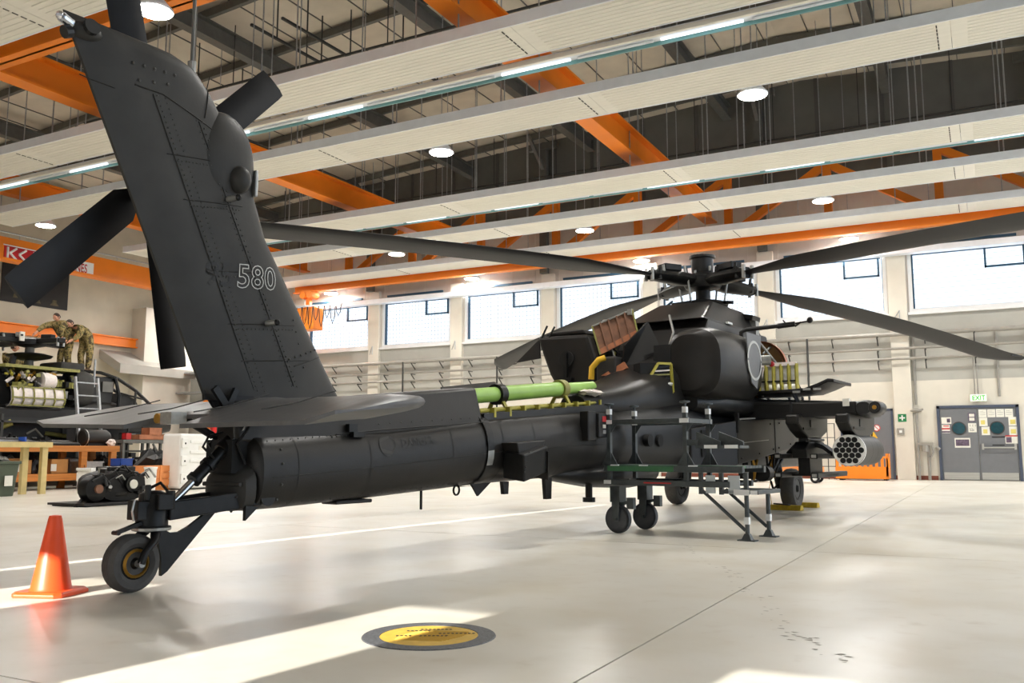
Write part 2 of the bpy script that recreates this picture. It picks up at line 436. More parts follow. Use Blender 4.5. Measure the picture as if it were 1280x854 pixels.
# ---- fluorescent light tracks
emat('tube_glow', (245, 250, 255), .7)
mat('teal_plastic', (120, 170, 172), .3, var=.05)
for i, (y, z) in enumerate([(14.4, 8.05), (22.75, 8.05)]):
    t = thing('light_track', ['pale fluorescent light track between the nearer heating panels', 'pale fluorescent light track between the farther heating panels, over the rotor'][i], 'light track', (0, y, z), 0, 'light tracks')
    m = MB(); m.b2((-26, -.12, .06), (13, .12, .16)); m.build('channel', 'flange_white', t)
    m = MB(); m.b2((-26, -.2, .02), (13, -.13, .1)); m.build('cable_duct', 'panel_white', t)
    m = MB(); m.b2((-26, .14, .0), (13, .17, .14)); m.build('reflector', 'teal_plastic', t)
    x = -25.5; k = 0
    while x < 12.5:
        o = MB().cyl((x, .02, .03), (x+1.45, .02, .03), .025, n=8).build('tube', 'tube_glow' if k % 5 in (1, 3) else 'flange_white', t); x += 1.6; k += 1
    x = -24
    while x < 12: MB().cyl((x, 0, .16), (x, 0, roof_z(x)-z-.05), .012, n=5).build('hanger_chain', 'galv', t); x += 3.2
# ---- high bay lamps
rown = ['near the tall fin', 'above the tail boom', 'beyond the rotor hub', 'by the window heads']
for j, (y, lz) in enumerate(((9.35, 7.95), (17.35, 7.95), (25.95, 7.95), (29.78, 7.63))):
    for i, x in enumerate((-33.3, -25.95, -18.55, -11.15, -3.78, 3.6, 11.0)):
        x -= .4*(j == 0)
        if j == 3: x *= .952
        if x < -33: continue
        cl = ['seventh', 'sixth', 'fifth', 'fourth', 'third', 'second', 'first'][i]
        t = thing('high_bay_lamp', 'lit round lamp, %s row out from the windows, %s from the exit door end' % (ORD[3-j], cl), 'lamp', (x, y, lz), 0, 'high bay lamps')
        MB().lathe([(.30, 0), (.30, .03), (.22, .12), (.1, .26), (.09, .42), (.03, .44)], n=20).build('reflector_shade', 'flange_white', t, 40)
        MB().lathe([(.27, -.012), (.27, .0)], n=20).build('diffuser', 'lamp_glow', t)
        MB().cyl((0, 0, .44), (0, 0, roof_z(x)-lz-.02), .012, n=6).build('suspension', 'galv', t)
        ld = bpy.data.lights.new('lamp_light', 'AREA'); ld.shape = 'DISK'; ld.size = .5; ld.energy = 140; ld.color = (1, .975, .94)
        lo = bpy.data.objects.new('lamp_light', ld); COL.objects.link(lo); lo.parent = t; lo.location = (0, 0, -.03)
# ---- orange lattice girder along the window wall
t = thing('lattice_girder', 'long orange lattice girder running above the windows', 'girder', (0, 29.2, 0))
m = MB(); m.ibeam((-26.2, 0, 7.82), (16, 0, 7.82), .3, .36, .04); m.build('lower_chord', 'crane_orange', t)
m = MB(); m.ibeam((-26.2, 0, 10.2), (16, 0, 10.2), .3, .3, .04); m.build('upper_chord', 'crane_orange', t)
vx = [-4.1+3.2*k for k in range(-6, 6)]
for x in vx: MB().b2((x-.12, -.12, 8.0), (x+.12, .12, 10.05)).build('vertical', 'crane_orange', t)
for k in range(len(vx)-1):
    a, b_ = (vx[k], vx[k+1]) if vx[k+1] < -3.5 else (vx[k+1], vx[k])
    MB().bar((a, 0, 8.0), (b_, 0, 10.05), .2, .24).build('diagonal', 'crane_orange', t)
# ---- orange crane bridges overhead
for k, (x, y0, y1, w, hh, lab) in enumerate([(-7.87, -4, 29.1, .42, .7, 'orange overhead crane beam passing above the rotor'),
                                          (-17.45, -4, 29.1, .42, .7, 'orange overhead crane beam crossing behind the tall fin'),
                                          (-25.5, -4, 29.1, .42, .6, 'orange overhead crane beam seen between panels at far upper left')]):
    t = thing('crane_beam', lab, 'crane beam', (x, 0, 8.5), 0, 'overhead crane beams')
    m = MB(); m.b2((-w/2, y0, 0), (w/2, y1, .05)); m.b2((-w/2, y0, hh-.05), (w/2, y1, hh)); m.build('flanges', 'crane_orange', t)
    MB().b2((-.03, y0, .05), (.03, y1, hh-.05)).build('web', 'crane_orange', t)
m = MB(); m.b2((-17.2, 9.95, 8.5), (-8.1, 10.3, 8.55)); m.b2((-17.2, 9.95, 9.1), (-8.1, 10.3, 9.15)); m.b2((-17.2, 10.1, 8.5), (-8.1, 10.15, 9.15))
tag(m.build('cross_beam', 'crane_orange'), 'orange cross beam joining the two crane beams at upper left', 'crane beam')
# left bridge with the maker's sign
t = thing('crane_bridge', 'orange crane bridge bearing red and white sign boards', 'crane', (-30, 0, 7.5))
MB().b2((-.12, 8, 0), (.12, 28, .8)).build('girder', 'crane_orange', t)
m = MB(); m.b2((-.2, 8, -.03), (.24, 28, .06)); m.build('lower_flange', 'crane_orange', t)
m = MB(); m.tube([(.18, 8, .95), (.18, 28, .95)], .03, 6)
for y in range(9, 28, 2): m.cyl((.18, y, .78), (.18, y, .95), .015, n=5)
m.build('conductor_rail', 'galv', t)
bd = MB().b2((.125, 18.5, .02), (.15, 19.75, .5)).build('sign_board', 'red', t); bd['label'] = 'red sign board with white rounded letters'
MB().b2((.15, 18.45, -.02), (.153, 19.8, .02)).build('sign_edge', 'white_paint', t); MB().b2((.15, 18.45, .5), (.153, 19.8, .54)).build('sign_edge', 'white_paint', t)
# rounded K C I strokes
def stroke(pts): MB().tube([(.157, 18.62+p[0]*.93, .06+p[1]*.9) for p in pts], .042, 6).build('letter_stroke', 'white_paint', bd)
stroke([(0, 0), (0, .44)]); stroke([(.34, .44), (.08, .22)]); stroke([(.08, .22), (.34, 0)])
stroke([(.72, .44), (.44, .22)]); stroke([(.44, .22), (.72, 0)])
stroke([(1.05, 0), (1.05, .44)])
b2_ = MB().b2((.125, 19.8, .0), (.15, 22.02, .5)).build('sign_board', 'white_paint', t)
text_obj('lettering', 'KONECRANES', .5, 'red', lambda a, b: (.156, 19.87+a*.58, .08+b*.95), b2_, .006)
# hoist parked at the end of the girder, festoon cables
t = thing('crane_hoist', 'orange hoist unit with looped festoon cables beside the fin', 'hoist', (-25.0, 28.95, 5.95))
MB().b2((-.9, -.3, 0), (.35, .3, .95)).build('housing', 'crane_orange', t, bev=.03)
m = MB(); m.b2((-.5, -.2, 1.4), (.1, .2, 1.69)); m.cyl((-.35, -.25, 1.5), (-.35, .25, 1.5), .16, n=10); m.cyl((0, -.25, 1.5), (0, .25, 1.5), .16, n=10); m.b2((-.3, -.08, .9), (-.1, .08, 1.5)); m.build('trolley', 'crane_orange', t)
MB().bar((-.9, -.4, 1.0), (1.9, -.4, .92), .07, .07).build('festoon_track', 'galv', t)
for k in range(8):
    x = -.5+k*.3; L = (.9, .75, .95, .6, .9, .55, .8, .5)[k]
    MB().tube([(x, -.4, .95), (x+.04, -.4, .95-L*.7), (x+.13, -.4, .95-L), (x+.22, -.4, .95-L*.7), (x+.27, -.4, .95)], .018, 5).build('festoon_cable', 'black', t)
# ---- services along the front wall
for z, r, lab in ((4.5, .07, 'thick pale pipe running just below the window sills'), (4.05, .04, 'upper slim bracketed rail on the wall under the windows'), (3.73, .04, 'lower slim bracketed rail on the wall under the windows')):
    t = thing('wall_pipe', lab, 'pipe', (0, YF-.3, z), 0, 'pipes under the windows')
    MB().cyl((-32, 0, 0), (10, 0, 0), r, n=8).build('tube', 'pipe_grey', t, 60)
    x = -31.5
    while x < 4:
        m = MB(); m.bar((x, .28, -.05), (x+.02, -.05, -.06), .04, .03); m.bar((x, .28, -.3), (x, -.02, -.06), .03, .03); m.build('bracket', 'dark_steel', t); x += 1.36
for k, x in enumerate((-21.0, -16.6, -12.5, -5.05, -1.93, .35)):
    m = MB(); m.cyl((x, YF-.36 if k < 4 else YF-.036, 2.0 if k < 3 else 2.3 if k == 4 else 2.5), (x, YF-.36 if k < 4 else YF-.036, 4.5), .035, n=8)
    tag(m.build('drop_pipe', 'dark_steel' if k < 4 else 'pipe_grey'), 'slim vertical drop pipe on the wall, %s from the exit door' % ORD[5-k], 'pipe', 'drop pipes on the window wall')
# water point with valves left of the exit door
t = thing('standpipe', 'grey metal standpipe with valves beside the double doors', 'standpipe', (-1.93, YF-.16, 0))
MB().cyl((0, 0, 0), (0, 0, 2.1), .038, n=8).build('riser', 'pipe_grey', t, 60)
MB().cyl((.28, 0, 0), (.28, 0, 1.05), .045, n=8).build('riser', 'pipe_grey', t, 60)
m = MB(); m.lathe([(.06, 2.05), (.17, 2.1), (.17, 2.13), (.05, 2.2)], n=12); m.cyl((-.1, 0, 2.1), (.2, 0, 2.16), .03, n=8); m.build('valve_wheel', 'pipe_grey', t, 40)
m = MB(); m.b2((-.02, -.08, 1.05), (.42, .08, 1.14)); m.cyl((.2, -.02, .85), (.2, -.02, 1.05), .09, n=10); m.tube([(.38, -.05, 1.05), (.42, -.05, .85), (.33, -.05, .65), (.26, -.05, .72)], .03, 6); m.cyl((.5, -.05, 1.0), (.6, -.05, .92), .05, n=8)
m.build('valve_body', 'pipe_grey', t, 40)

# ---- double doors
def poster(name, x0, z0, w, h, m, y=-.005):
    return MB().b2((x0, y-.004, z0), (x0+w, y, z0+h)).build(name, m)
d1 = sempty('door_1', (-1.32, YF-.04, 0))
m = MB(); m.b2((-.05, -.04, 0), (.03, .05, 2.25)); m.b2((2.07, -.04, 0), (2.15, .05, 2.25)); m.b2((-.05, -.04, 2.17), (2.15, .05, 2.25)); m.build('door_frame', 'door_frame', d1)
mat('porthole', (18, 64, 74), .15, var=.3, scale=8)
for k, x in enumerate((.035, 1.055)):
    MB().b2((x, 0, .02), (x+1.01, .04, 2.165)).build('door_leaf', 'door_grey', d1)
    MB().b2((x+.03, -.012, .03), (x+.98, 0, .24)).build('kick_plate', 'brushed', d1)
    m = MB(); m.lathe([(.20, 0), (.20, .02), (.17, .02), (.17, 0)], (x+.5, -.0, 1.56), (0, -1, 0), 28, caps=False); m.build('porthole_ring', 'dark_steel', d1, 40)
    MB().cyl((x+.5, -.001, 1.56), (x+.5, -.014, 1.56), .175, n=28).build('porthole_glass', 'porthole', d1)
m = MB(); m.cyl((1.15, -.09, .98), (2.0, -.09, .98), .022, n=10); m.b2((1.12, -.1, .92), (1.18, 0, 1.1)); m.b2((1.97, -.1, .92), (2.03, 0, 1.1)); m.build('panic_bar', 'brushed', d1)
m = MB(); m.b2((1.4, -.02, 1.28), (1.75, -.0, 1.31)); m.b2((1.4, -.02, 1.04), (1.72, 0, 1.07)); m.build('door_stop', 'black', d1)
# papers on the doors
def sheet(x, z, w, h, lab, bands=(), base='paper'):
    t = thing('notice', lab, 'notice', (-1.32+x, YF-.045, z), 0, 'notices on the double doors')
    MB().b2((0, -.006, 0), (w, 0, h)).build('sheet', base, t)
    for (a, b_, c, d, mm) in bands: MB().b2((a*w, -.008, b_*h), (c*w, -.006, d*h)).build('print', mm, t)
mat('print_grey', (150, 150, 148), .7); mat('print_photo', (92, 78, 96), .6, var=.5, scale=14); mat('print_yellow', (216, 200, 110), .7)
sheet(.07, 1.70, .27, .2, 'white notice with small picture at top corner of the door leaf by the standpipe', ((.55, .2, .9, .8, 'print_photo'),))
sheet(.07, 1.42, .22, .25, 'white notice with dark red stripes below the picture notice on the door', ((.0, .05, 1, .25, 'print_photo'), (.0, .45, 1, .62, 'red'), (.2, .8, .9, .92, 'red')))
sheet(.80, 1.76, .2, .26, 'dark notice with four round pictures above the number sheet on the door', ((.15, .1, .85, .45, 'paper'), (.15, .55, .85, .9, 'paper')), 'print_photo')
n_ = thing('notice', 'white sheet with dark numerals beside the porthole of the door', 'notice', (-.53, YF-.045, 1.44), 0, 'notices on the double doors')
MB().b2((0, -.006, 0), (.22, 0, .27)).build('sheet', 'paper', n_)
text_obj('print', '1 1 1', .09, 'black', lambda a, b: (.03+a, -.008, .17+b), n_); text_obj('print', '52a', .11, 'black', lambda a, b: (.03+a*.8, -.008, .04+b), n_)
sheet(.40, .98, .42, .29, 'framed white poster with dark picture in the middle of the door leaf', ((.07, .18, .93, .85, 'print_photo'),))
for q in range(4): sheet(1.09+.23*q, 1.88, .21, .24, 'white page taped in a row along the top of the second door leaf, %s page' % ORD[q], ((.15, .3, .85, .34, 'print_grey'), (.15, .55, .85, .59, 'print_grey'), (.15, .75, .6, .79, 'print_grey')))
for q in range(2): sheet(1.09+.05*q, 1.62-.27*q, .22, .25, 'white and yellow page left of the second porthole, %s' % ('upper', 'lower')[q], ((.2, .2, .7, .7, 'print_yellow'),))
for q in range(2): sheet(1.86, 1.62-.28*q, .22, .26, 'white and yellow page right of the second porthole, %s' % ('upper', 'lower')[q], ((.2, .2, .8, .7, 'print_yellow'),))
sheet(1.75, 1.1, .32, .24, 'red edged picture notice above the push bar end', ((.05, .1, .5, .8, 'print_photo'), (0, .85, 1, 1, 'red')))
# exit sign
t = thing('exit_sign', 'green and white lit EXIT sign above the double doors', 'sign', (-.43, YF-.12, 2.36))
MB().b2((0, -.04, 0), (.44, .04, .21)).build('housing', 'white_paint', t)
MB().b2((.02, -.045, .02), (.42, -.04, .19)).build('face', 'exit_glow', t)
text_obj('lettering', 'EXIT', .2, 'green_sign', lambda a, b: (.05+a*.86, -.048, .035+b), t, .005)
MB().cyl((.22, 0, .2), (.22, 0, 1.35), .02, n=6).build('conduit', 'pipe_grey', t)
MB().cyl((.14, 0, .2), (.14, 0, 1.35), .02, n=6).build('conduit', 'pipe_grey', t)
# single grey door further along, behind the rocket pod
d2 = sempty('door_2', (-4.12, YF-.03, 0))
m = MB(); m.b2((-.06, -.03, 0), (0, .03, 2.2)); m.b2((1.45, -.03, 0), (1.51, .03, 2.2)); m.b2((-.06, -.03, 2.14), (1.51, .03, 2.2)); m.build('door_frame', 'door_frame', d2)
MB().b2((0, 0, .02), (1.45, .03, 2.14)).build('door_leaf', 'door_grey', d2)
t = thing('prohibition_sign', 'round white and red sign on the single grey door', 'sign', (-3.1, YF-.035, 1.6))
MB().cyl((0, 0, 0), (0, -.01, 0), .11, n=20).build('disc', 'white_paint', t)
m = MB(); m.lathe([(.11, 0), (.11, .006), (.085, .006), (.085, 0)], (0, -.01, 0), (0, -1, 0), 20, caps=False); m.bar((-.06, -.013, .06), (.06, -.013, -.06), .005, .02); m.build('ring', 'red', t)
t = thing('warning_sign', 'yellow triangular warning sign low on the single grey door', 'sign', (-3.25, YF-.035, 1.28))
MB().prism([(-.17, 0), (.17, 0), (0, .3)], 0, -.01).build('plate', 'yellow', t); MB().prism([(-.02, .06), (.02, .06), (.03, .2), (-.03, .2)], -.01, -.013).build('mark', 'black', t)
t = thing('first_aid_sign', 'small green and white sign beside the grey door', 'sign', (-2.46, YF-.125, 1.78))
MB().b2((0, -.01, 0), (.24, 0, .24)).build('plate', 'green_sign', t); m = MB(); m.b2((.04, -.013, .1), (.2, -.01, .14)); m.b2((.1, -.013, .04), (.14, -.01, .2)); m.build('mark', 'white_paint', t)
t = thing('switch_box', 'grey electric switch box below the green sign', 'switch', (-2.5, YF-.125, 1.38))
MB().b2((0, -.06, 0), (.2, 0, .2)).build('box', 'pipe_grey', t, bev=.008); MB().b2((.06, -.075, .06), (.14, -.06, .14)).build('rocker', 'white_paint', t)
tag(MB().b2((1.0, YF-.06, 1.35), (1.14, YF, 1.55)).build('switch_box', 'pipe_grey', bev=.008), 'grey electric switch box right of the double doors', 'switch')
# ---- left wall: runway beam, poster, recess frame, shelving
m = MB(); m.ibeam((XL+.3, 8, 5.68), (XL+.3, 29.8, 5.68), .3, .42, .05)
tag(m.build('runway_beam', 'crane_orange'), 'orange runway beam fixed low along the cream side wall', 'beam')
t = thing('wall_poster', 'large dark poster with camouflage figures on the side wall', 'poster', (XL+.03, 21.0, 6.75))
mat('poster_dark', (24, 22, 20), .6, var=.4, scale=1.2); mat('poster_fig', (88, 78, 50), .6, var=.6, scale=5)
MB().b2((0, 0, 0), (.04, 2.9, 1.7)).build('sheet', 'poster_dark', t)
for (a, b_, c, d) in ((.5, .2, .9, 1.0), (1.3, .12, 1.7, .5), (2.1, .12, 2.5, .35)): 
    MB().prism([(a, b_), (c, b_), (c-.1, (b_+d)/2), ((a+c)/2+.1, d), ((a+c)/2-.1, d), (a+.1, (b_+d)/2)], .04, .045, 'x').build('figure', 'poster_fig', t)
m = MB(); m.b2((XL, 27.2, 0), (XL+.9, 29.9, 7.3)); struct(m.build('wall_pier', 'cream_wall'))
m = MB(); m.prism([(XL, 4.9), (XL+1.4, 4.2), (XL+1.4, 4.6), (XL, 5.3)], 25.6, 29.9); struct(m.build('wall_canopy', 'grey_infill'))
t = thing('orange_post', 'tall orange and red steel post behind the tail', 'post', (-30.3, 28.6, 0))
MB().b2((-.25, -.25, 0), (.25, .25, 5.5)).build('column', 'crane_orange', t); MB().b2((.25, -.26, 0), (.42, .1, 4.6)).build('guard', 'red', t)
t = thing('wall_shelving', 'grey metal shelving against the wall behind the tail rotor', 'shelving', (-32.4, 29.4, 0))
for x in (-1.2, 1.2): MB().b2((x-.05, -.3, 0), (x+.05, .3, 4.6)).build('upright', 'galv', t)
for z in (1.2, 2.4, 3.5, 4.4): MB().b2((-1.3, -.35, z), (1.3, .35, z+.08)).build('shelf', 'galv', t)
# ================================================================== THE HELICOPTER (x forward, y left, z up from the ground below the mast)
mat('hull', (33, 31, 29), .42, .0, spec=.28, var=.22, scale=3.5, bump=.06, bscale=60)
mat('hull_light', (56, 55, 53), .5, spec=.2, var=.16, scale=4, bump=.05, bscale=50)
mat('hull_dark', (26, 25, 24), .42, spec=.35, var=.18, scale=5)
mat('blade_black', (25, 25, 27), .5, spec=.25, var=.15, scale=6)
mat('mech_black', (20, 20, 20), .42, .1, spec=.3, var=.3, scale=14)
mat('seam_line', (34, 33, 31), .7, var=0)
mat('rivet', (70, 69, 66), .5, .2, var=0)
mat('shaft_green', (150, 190, 92), .4, var=.08, scale=5)
mat('primer_yellow', (168, 158, 60), .5, var=.18, scale=12)
mat('primer_dull', (138, 134, 70), .55, var=.25, scale=14)
mat('bare_brown', (122, 84, 62), .55, var=.3, scale=9)
mat('copper', (170, 108, 74), .5, .2, var=.2, scale=8)
mat('chrome', (200, 202, 206), .18, .95, var=0)
mat('pale_roundel', (112, 112, 114), .5, var=.06)
mat('roundel_line', (196, 196, 192), .5, var=.05)
mat('dull_silver', (160, 160, 156), .4, .6, var=.2, scale=15)
mat('pale_alloy', (206, 206, 200), .4, .3, var=.25, scale=16)
mat('rag_pink', (224, 150, 140), .9, var=.25, scale=18)
mat('rag_white', (230, 220, 214), .9, var=.1, scale=12)
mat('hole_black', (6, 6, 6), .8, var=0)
mat('brass', (170, 128, 50), .35, .7, var=.1)
mat('stab_grey', (86, 86, 87), .42, var=.16, scale=3, streak=(.5, 4, 1)); mat('tan_panel', (172, 132, 84), .6, var=.15)
mat('faded_letter', (20, 20, 19), .6, var=0)
mat('tyre', (78, 76, 74), .8, var=.12, scale=25)
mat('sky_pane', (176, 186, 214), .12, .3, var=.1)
glassmat('canopy_glass', (130, 150, 170), .35)
H = thing('attack_helicopter', 'large dark grey attack helicopter with opened panels filling the hangar', 'helicopter', (-3.735, 13.239, 0), R(83.63))
# ---- tail boom
def loft(secs, n=32): 
    b = MB(); b.rings([sring(*s, n=n) for s in secs]); return b
BS = [(-8.62, 0, .72, .20, .22, 2.6), (-8.58, 0, .72, .255, .265, 2.5), (-8.3, 0, .735, .265, .275, 2.4), (-7.4, 0, .79, .295, .30, 2.35), (-5.86, 0, .91, .345, .35, 2.3), (-4.6, 0, .975, .385, .385, 2.3), (-3.75, 0, 1.0, .42, .41, 2.3), (-3.3, 0, 1.02, .47, .43, 2.4)]
boom = loft(BS, 40).build('tail_boom', 'hull', H, 40)
def boom_at(x):
    for a, b in zip(BS, BS[1:]):
        if a[0] <= x <= b[0]:
            t = (x-a[0])/(b[0]-a[0]); return [a[i]+(b[i]-a[i])*t for i in range(6)]
    return BS[-1]
def boom_pt(x, ang, off=0):
    s = boom_at(x); c, q = math.cos(ang), math.sin(ang); e = s[5]
    return (x, s[1]+(s[3]+off)*math.copysign(abs(c)**(2/e), c), s[2]+(s[4]+off)*math.copysign(abs(q)**(2/e), q))
def band(x, w, m, name='seam_band', off=.003, a0=0, a1=360, par=None, n=40):
    b = MB(); k0 = [boom_pt(x-w/2, R(a0+(a1-a0)*i/n), off) for i in range(n+1)]; k1 = [boom_pt(x+w/2, R(a0+(a1-a0)*i/n), off) for i in range(n+1)]
    b.rings([k0, k1], close=False, caps=False); return b.build(name, m, par or boom, 60)
for x in (-8.27, -7.55, -6.55): band(x, .008, 'seam_line')
band(-6.02, .10, 'hull_dark', 'clamp_band', .012); band(-5.82, .012, 'seam_line')
band(-6.03, .09, 'dull_silver', 'clamp_buckle', .016, 182, 202); band(-6.03, .095, 'mech_black', 'clamp_strap', .016, 128, 178)
for x in (-5.3, -4.75, -4.2, -3.9): band(x, .01, 'seam_line')
for i in range(5): band(-4.45+.13*i, .012, 'hull_dark', 'rib_mark', .004, 100, 150)
lo_ = MB()
pts = [boom_pt(-8.5+i*.25, R(185), .003) for i in range(19)]; lo_.tube(pts, .003, 4); lo_.build('long_seam', 'seam_line', boom)
rv = MB()
def dot(b, p, r=.007): b.sphere(p, r, 6, 4)
for z in (150, 172, 195, 222): dot(rv, boom_pt(-8.42, R(z), .004), .011)
for i in range(34): dot(rv, boom_pt(-8.5+i*.07, R(130), .003), .005); dot(rv, boom_pt(-8.5+i*.07, R(236), .003), .005)
for i in range(6):
    for j in range(5): dot(rv, boom_pt(-7.9+.05*i, R(118+4*j), .003), .006)
tag(rv.build('rivets', 'rivet', boom), kind='stuff')
# rear bulkhead with cable cluster
m = MB(); m.rings([sring(-8.625, 0, .62, .235, .16, 3.2, 24), sring(-8.70, 0, .60, .22, .14, 3.2, 24), sring(-8.73, 0, .60, .16, .10, 3, 24)]); rbk = m.build('rear_bulkhead', 'hull_light', H, 40)
m = MB(); m.b2((-8.745, -.2, .63), (-8.715, .2, .66)); m.build('stiffener', 'hull_light', rbk, bev=.008)
m = MB(); m.tube([(-8.735, -.17, .56), (-8.735, -.02, .56), (-8.735, -.12, .46)], .009, 6); m.build('stiffener', 'hull_light', rbk)
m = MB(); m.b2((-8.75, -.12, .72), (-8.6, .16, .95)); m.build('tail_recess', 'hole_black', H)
for i in range(6):
    y = -.15+.05*i
    MB().tube([(-8.66, y, .78), (-8.72-.02*(i % 3), y+.02, .92), (-8.66, y-.01, 1.02), (-8.6, y, 1.12)], .011, 6).build('cable', ['mech_black', 'dull_silver', 'mech_black', 'brass', 'mech_black', 'mech_black'][i], H)
# saddle under the stabilator / dorsal cover
m = MB()
m.rings([[(-8.72, y, z) for y, z in ((-.12, .92), (.12, .92), (.10, 1.18), (-.10, 1.18))], [(-7.9, y, z) for y, z in ((-.2, .95), (.2, .95), (.13, 1.27), (-.13, 1.27))],
         [(-7.3, y, z) for y, z in ((-.24, 1.0), (.24, 1.0), (.15, 1.34), (-.15, 1.34))], [(-6.02, y, z) for y, z in ((-.27, 1.1), (.27, 1.1), (.17, 1.47), (-.17, 1.47))]])
dc = m.build('dorsal_cover', 'hull', H, 30, bev=.03)
m = MB(); m.tube([(-7.85, -.205, 1.0), (-7.3, -.245, 1.05), (-6.05, -.28, 1.14)], .005, 4); m.build('cover_seam', 'seam_line', dc)
m = MB()
for i in range(11): dot(m, (-7.4+.13*i, -.262+.004*(10-i), 1.09+.009*i), .006)
tag(m.build('rivets', 'rivet', dc), kind='stuff')
m = MB(); m.b2((-7.75, -.24, 1.02), (-7.66, -.2, 1.08)); m.b2((-7.72, -.26, .98), (-7.6, -.21, 1.02)); m.build('latch', 'mech_black', dc)
# green drive shafts
m = MB(); m.cyl((-6.0, 0, 1.385), (-5.45, 0, 1.44), .075, n=18); m.build('drive_shaft', 'shaft_green', H, 40)
m = MB(); m.cyl((-5.40, 0, 1.445), (-4.25, 0, 1.56), .08, n=18); m.build('drive_shaft', 'shaft_green', H, 40)
m = MB(); m.cyl((-4.2, 0, 1.565), (-3.5, 0, 1.63), .065, n=18); m.build('drive_shaft', 'shaft_green', H, 40)
for x, z in ((-5.43, 1.44), (-4.22, 1.562)):
    t_ = MB(); t_.cyl((x-.05, 0, z-.005), (x+.05, 0, z+.005), .105, n=20); cp = t_.build('shaft_coupling', 'mech_black' if x < -5 else 'primer_dull', H, 40)
    b = MB(); b.bar((x, -.05, z-.05), (x, -.17, z-.26), .05, .02); b.bar((x, .05, z-.05), (x, .17, z-.26), .05, .02); b.b2((x-.05, -.18, z-.27), (x+.05, .18, z-.25)); b.build('bearing_mount', 'primer_yellow', cp)
for y in (-.19, .19):
    m = MB(); m.tube([(-6.0, y, 1.245), (-5.3, y*1.05, 1.30), (-3.7, y*1.1, 1.43)], .018, 6); m.build('control_rod', 'primer_yellow', H, 60)
m = MB(); m.rings([[(-6.0, y, z) for y, z in ((-.25, 1.15), (.25, 1.15), (.25, 1.22), (-.25, 1.22))], [(-3.5, y, z) for y, z in ((-.3, 1.3), (.3, 1.3), (.3, 1.42), (-.3, 1.42))]]); m.build('shaft_tray', 'hull_dark', H)
for i in range(9): MB().b2((-5.85+.26*i, -.26, 1.19+.02*i), (-5.82+.26*i, -.2, 1.28+.022*i)).build('tray_clip', 'primer_yellow', H)
m = MB(); m.add([(-5.95, .22, 1.42), (-4.9, .24, 1.52), (-4.9, .42, 1.62), (-5.9, .36, 1.5), (-5.95, .22, 1.40), (-4.9, .24, 1.50), (-4.9, .42, 1.60), (-5.9, .36, 1.48)], [(0,1,2,3),(4,7,6,5),(0,4,5,1),(1,5,6,2),(2,6,7,3),(3,7,4,0)]); m.build('open_shaft_cover', 'hull_dark', H)
# dispenser box on the boom side
m = MB(); M3 = Matrix.Rotation(R(-12), 3, 'Y') @ Matrix.Rotation(R(8), 3, 'X')
m.box((-5.62, -.46, .77), (.42, .24, .26), M3); dp = m.build('dispenser_box', 'mech_black', H, bev=.015)
m = MB(); m.box((-5.42, -.46, .75), (.012, .26, .28), M3); m.build('dispenser_rim', 'hull', dp)
m = MB(); m.prism([(-5.85, .95), (-5.35, .98), (-5.45, .85), (-5.8, .8)], -.52, -.3); m.build('dispenser_mount', 'hull', H, bev=.01)
dm = MB()
for i in range(5): dot(dm, (-5.82+.02*i, -.585, .68+.045*i), .008)
tag(dm.build('screws', 'rivet', dp), kind='stuff')
# aerials below the boom
def rod(name, p0, p1, r, mm='mech_black'): return MB().cyl(p0, p1, r, n=8).build(name, mm, H, 60)
rod('aerial', (-6.72, -.1, .53), (-6.72, -.1, .37), .012)
m = MB(); m.prism([(-6.15, .57), (-5.85, .58), (-6.05, .46)], -.22, -.2); m.build('blade_aerial', 'mech_black', H)
m = MB(); m.lathe([(.05, 0), (.05, .012), (.035, .012), (.035, 0)], (-6.28, -.15, .52), (0, 1, 0), 14, caps=False); m.build('tie_ring', 'mech_black', H)
m = MB(); m.b2((-7.75, -.12, .46), (-7.35, .05, .49)); m.build('aerial_plate', 'hull_dark', H, bev=.01)
for x, z0, z1, w in ((-5.6, .46, .58, .05), (-4.83, .38, .6, .07)):
    m = MB(); m.prism([(x-w, z1), (x+w, z1), (x+w*.8, z0), (x-w*.6, z0)], -.22, -.18); m.build('blade_aerial', 'mech_black', H)
m = MB(); m.cyl((-3.95, -.2, .6), (-3.95, -.2, .36), .04, n=10); m.cyl((-3.95, -.2, .31), (-3.95, -.2, .36), .07, n=12); m.build('jack_pad', 'mech_black', H)
# stencilled word on the boom
text_obj('stencil', 'DANGER', .105, 'faded_letter', lambda a, b: boom_pt(-7.2+a*.95, R(165)-b/.30, .004), boom, .002)
m = MB(); pp = [boom_pt(-7.36+.09*math.cos(2*PI*k/18), R(158)-.09*math.sin(2*PI*k/18)/.30, .004) for k in range(18)]; m.add(pp, [tuple(range(18))]); m.build('stencil_mark', 'hull_light', boom)

# ---- vertical fin
def fin_le(z):
    P = [(1.2, -7.58), (1.31, -7.67), (2.43, -8.44), (2.97, -8.66), (3.2, -8.84), (3.37, -8.97), (3.5, -9.1), (3.56, -9.3)]
    for a, b in zip(P, P[1:]):
        if a[0] <= z <= b[0]: return a[1]+(b[1]-a[1])*(z-a[0])/(b[0]-a[0])
    return P[0][1] if z < 1.2 else P[-1][1]
def fin_te(z): return -8.91-(z-1.25)*.49 if z > 1.25 else -8.91
FT = lambda z: .125-.016*(z-1.25)
def fin_half(x, z):
    le, te = fin_le(z), fin_te(z); s = (le-x)/(le-te); s = max(0, min(1, s))
    t = FT(z)*(math.sqrt(max(s, 0))*2.2-1.05*s-.95*s*s+.0*s) if s < .7 else None
    if t is None:
        t7 = FT(z)*(math.sqrt(.7)*2.2-1.05*.7-.95*.49); t = t7*(1-(s-.7)/.3)+.012
    return max(.01, t)
